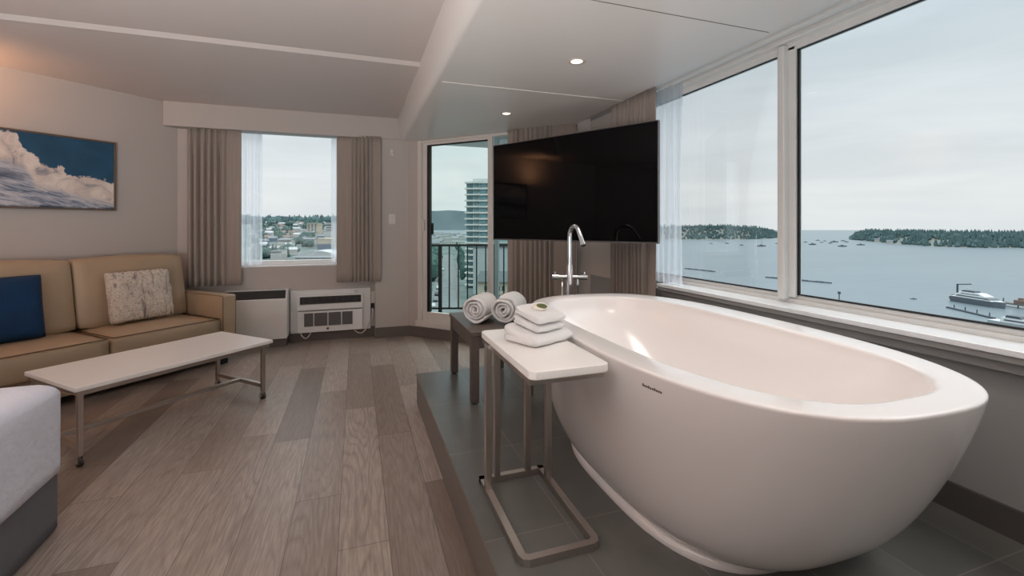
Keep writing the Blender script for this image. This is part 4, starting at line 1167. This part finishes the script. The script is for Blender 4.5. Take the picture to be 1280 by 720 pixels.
def scatter(mb, n, xr, tr, hr, pcone):
    for _ in range(n):
        x = rnd.uniform(*xr); t = tr[0]*(tr[1]/tr[0])**rnd.random(); p = far(x, 283, t); z = gz(p.x, p.y); y = HZ-(z-H)*565/t
        if 372 < x < 412 and y > 309: continue
        if 383 < x < 398 and 700 < t < 770: continue
        h = rnd.uniform(*hr); q = (p.x, p.y, z-.5)
        if not clear(p, h*.5+4): continue
        if rnd.random() < pcone: cone(mb, q, h*1.25, h*.26)
        else: blob(mb, q, h, h*.5, rnd.random()*90)
scatter(b, 1500, (318, 426), (400, 1150), (6, 12), .35)
tag(b.build('town_trees', M['treeg']), 'green trees scattered between the houses in the small window view', 'trees', kind='stuff')
b = MB()
scatter(b, 420, (300, 440), (1180, 1420), (13, 24), .5)
tag(b.build('ridge_forest', M['forest']), 'bluish green forest along the hilltop behind the town', 'forest', kind='stuff')

# --- seen through the balcony door
tp = far(609, 283, 220)
tw = thing('apartment_tower', 'tall pale apartment tower with glass balconies beyond the balcony door', 'building', (tp.x, tp.y, SEA), -TH-.18)
W_, FH = 22.5, 2.95; NF = 18
b = MB(); b.box(-7.5, W_/2, 1.0, 20, 0, FH*NF+1.5); b.box(-W_/2+.9, -7.4, 3, 20, 0, FH*NF-.8); b.box(2.5, W_/2, 3, 18, FH*NF, FH*NF+4.2); b.build('core_wall', M['tw_conc'], tw)
for k in range(NF):
    z = k*FH
    b = MB(); b.box(-W_/2, -4.2, -.6, 3, z+2.2, z+2.95); b.box(-4.4, 3.8, -.2, 1.2, z+2.1, z+2.95); b.box(3.6, W_/2+.4, -.9, 1.2, z+2.5, z+2.95); b.build('floor_slab', M['tw_conc'], tw)
    for a0, a1, y in ((-W_/2+.4, -7.8, 1.6), (-6.9, -4.7, .6), (-3.9, -.4, .5), (.2, 3.2, .5), (4.2, 7.4, .9), (8, W_/2-.4, .9)):
        b = MB(); b.box(a0, a1, y-.1, y+.4, z+.25, z+2.15); b.build('window', M['tw_glass'], tw)
b = MB(); b.box(3.8, W_/2, -.85, -.7, 0, .01)
for k in range(NF): b.box(3.8, W_/2+.3, -.88, -.78, k*FH, k*FH+1.0)
b.build('balcony_glass', mat('balcony_glass', dim(rgb(168, 196, 198)), .3, nscale=.3), tw)
lb_ = bld('low_building', 'pale flat-walled building in front of the tower, behind the railing bars', 'building', 622, 350, 190, 62, 43, 14, mat('pale_cladding', dim(rgb(192, 202, 204)), .8, nscale=.3), M['r_grey'], 'flat', rz=-TH-.1)
l2 = bld('low_building', 'low building with dark sloping roof and windows, lower right through the door', 'building', 626, 374, 150, 58, 32, 16, M['h_cream'], mat('dark_roof', dim(rgb(74, 86, 88)), .8), 'gable', rz=-TH-.1)
for a in (-5.5, -3.9, -1.2, .4, 3.0):
    for z in (0.2, 2.8):
        b = MB(); b.box(a, a+.9, -.1, .1, z, z+1.5); b.build('window', M['boatg'], l2)
def strip(name, lab, L, Rr, zo, m, cat):
    b = MB(); n = 8
    def f(u, v):
        y = L[0][1]+(L[1][1]-L[0][1])*v
        z = SEA+1+zo
        t = tof(y, z)
        xa = L[0][0]+(L[1][0]-L[0][0])*v; xb = Rr[0][0]+(Rr[1][0]-Rr[0][0])*v
        p = far(xa+(xb-xa)*u, y, t); return (p.x, p.y, z)
    b.grid(f, 2, 12); o = b.build(name, m); struct(o); return o
strip('road', '', ((531, 400), (553, 318)), ((574, 400), (564, 318)), .15, M['road'], 'road')
strip('pavement', '', ((574, 400), (564, 318)), ((581, 400), (566, 318)), .3, M['concrete'], 'pavement')
def car(x, y, m, lab, rz):
    p = on_z(x, y, SEA+1.2); t = thing('car', lab, 'car', p, rz, 'parked cars on the street below')
    b = MB(); b.box(-2.1, 2.1, -.9, .9, .3, .95, .15, 2); b.rings([[(-1.5, -.8, .95), (1.1, -.8, .95), (1.1, .8, .95), (-1.5, .8, .95)], [(-1.0, -.68, 1.5), (.5, -.68, 1.5), (.5, .68, 1.5), (-1.0, .68, 1.5)]]); b.build('body', m, t)
    b = MB(); b.rings([[(-1.42, -.83, 1.0), (.98, -.83, 1.0), (.98, .83, 1.0), (-1.42, .83, 1.0)], [(-1.06, -.73, 1.4), (.56, -.73, 1.4), (.56, .73, 1.4), (-1.06, .73, 1.4)]]); b.build('windows', M['boatg'], t)
    for sx in (-1.3, 1.3):
        for sy in (-.85, .85):
            b = MB(); b.tube([(sx, sy-.1, .32), (sx, sy+.1, .32)], .32, 10); b.build('wheel', M['black'], t)
CL = ['white car parked on the street below the balcony', 'grey car parked on the street below the balcony', 'dark car parked on the street below the balcony']
for i, (x, y) in enumerate(((540, 384), (542.5, 376.5), (544.5, 369), (546.3, 361), (548, 352), (549.5, 345), (551.5, 338))):
    car(x+1.5, y, M['cars'][i % 3], CL[i % 3], PI/2-.12)
b = MB()
for _ in range(46):
    y = rnd.uniform(318, 352); x = 549-(y-318)*.28+rnd.uniform(-9, 0); t = tof(y, SEA+1); p = far(x, y, t); blob(b, (p.x, p.y, SEA+1), rnd.uniform(7, 12), rnd.uniform(3, 5), rnd.random()*50)
for _ in range(30):
    y = rnd.uniform(310, 350); f_ = (y-318)/80; x = 565+17*f_+rnd.uniform(5, 12); t = tof(y, SEA+1); p = far(x, y, t); blob(b, (p.x, p.y, SEA+1), rnd.uniform(6, 11), rnd.uniform(1.2, 2), rnd.random()*50)
tag(b.build('street_trees', M['treeg']), 'dark leafy trees lining the street below the balcony', 'trees', kind='stuff')
for i in range(90):
    y = rnd.uniform(292.5, 308); x = rnd.uniform(533, 577); t = tof(y, SEA+1)
    pw = far(x, y, t)
    if not clear(pw, 18): continue
    PL.append((pw.x, pw.y, 18))
    k = kinds[i % 2]
    lab = ('pale flat-roofed waterfront building seen left of the tower', 'grey-roofed waterfront building seen left of the tower')[i % 2]
    bld('waterfront_building', lab, 'building', x, y, t, rnd.uniform(14, 30)*565/t, rnd.uniform(6, 10)*565/t, 16, M[k[0]], M[k[1]], 'flat' if i % 2 == 0 else 'gable', lab.replace(' building', ' buildings'), rz=rnd.uniform(-.6, .2))

# ------------------------------------------------------------------ world: overcast sky, brighter overhead
w = bpy.data.worlds.new('overcast'); scene.world = w; w.use_nodes = True
t = NT(w.node_tree); bg = w.node_tree.nodes['Background']
tc = t.new('ShaderNodeTexCoord'); sx = t.new('ShaderNodeSeparateXYZ'); t.link(tc.outputs['Generated'], sx.inputs[0])
el = sx.outputs[2]
mp = t.new('ShaderNodeMapping'); mp.inputs['Scale'].default_value = (1.2, 1.2, 7); t.link(tc.outputs['Generated'], mp.inputs[0])
n1 = t.noise(mp.outputs[0], 2.2, 5, .55, .4)
base = t.ramp(el, [(0.0, (.76, .785, .80, 1)), (.06, (.82, .83, .84, 1)), (.2, (.73, .77, .805, 1)), (.42, (.60, .69, .755, 1)), (.60, (2.6, 2.7, 2.8, 1)), (1.0, (4.0, 4.1, 4.2, 1))])
cl = t.ramp(n1, [(.34, (.91, .925, .935, 1)), (.5, (.99, .993, 1, 1)), (.66, (1.05, 1.045, 1.04, 1))])
t.link(t.mix(1.0, base, cl, 'MULTIPLY'), bg.inputs[0]); bg.inputs[1].default_value = .96

# ------------------------------------------------------------------ lamps
def lamp(kind, name, loc, energy, col, rot=(0, 0, 0), **kw):
    l = bpy.data.lights.new(name, kind); l.energy = energy; l.color = col
    for k, v in kw.items(): setattr(l, k, v)
    o = bpy.data.objects.new(name, l); COL.objects.link(o); o.location = loc; o.rotation_euler = rot; return o
for y in (3.69, 2.39, 1.09, -.21):
    lamp('SPOT', 'downlight_lamp', (1.225, y, ZS-.02), 25, (1, .88, .78), (0, 0, 0), spot_size=math.radians(130), spot_blend=.9, shadow_soft_size=.25)
lamp('AREA', 'bounce_fill', (-1.5, -.5, .9), 112, (1, .985, .975), (math.radians(150), 0, 0), shape='RECTANGLE', size=2.6, size_y=1.4, spread=math.radians(140))  # added fill aimed at the ceiling from behind the camera, no real fixture
p = Vector((CN[0], CN[1], 0))+Vector((R2, R2, 0))*-1.95+Vector((R2, -R2, 0))*.30
lamp('AREA', 'bedside_lamp', (p.x, p.y, 2.12), 13, (1, .50, .24), (math.radians(150), 0, math.radians(45)), shape='DISK', size=.22)

scene.view_settings.view_transform = 'Standard'
scene.view_settings.look = 'None'
scene.view_settings.exposure = .12
scene.cycles.use_denoising = True
scene.cycles.max_bounces = 10
scene.cycles.diffuse_bounces = 5
scene.cycles.glossy_bounces = 5
scene.cycles.transparent_max_bounces = 16
scene.cycles.sample_clamp_indirect = 6
scene.cycles.caustics_reflective = False
scene.cycles.caustics_refractive = False
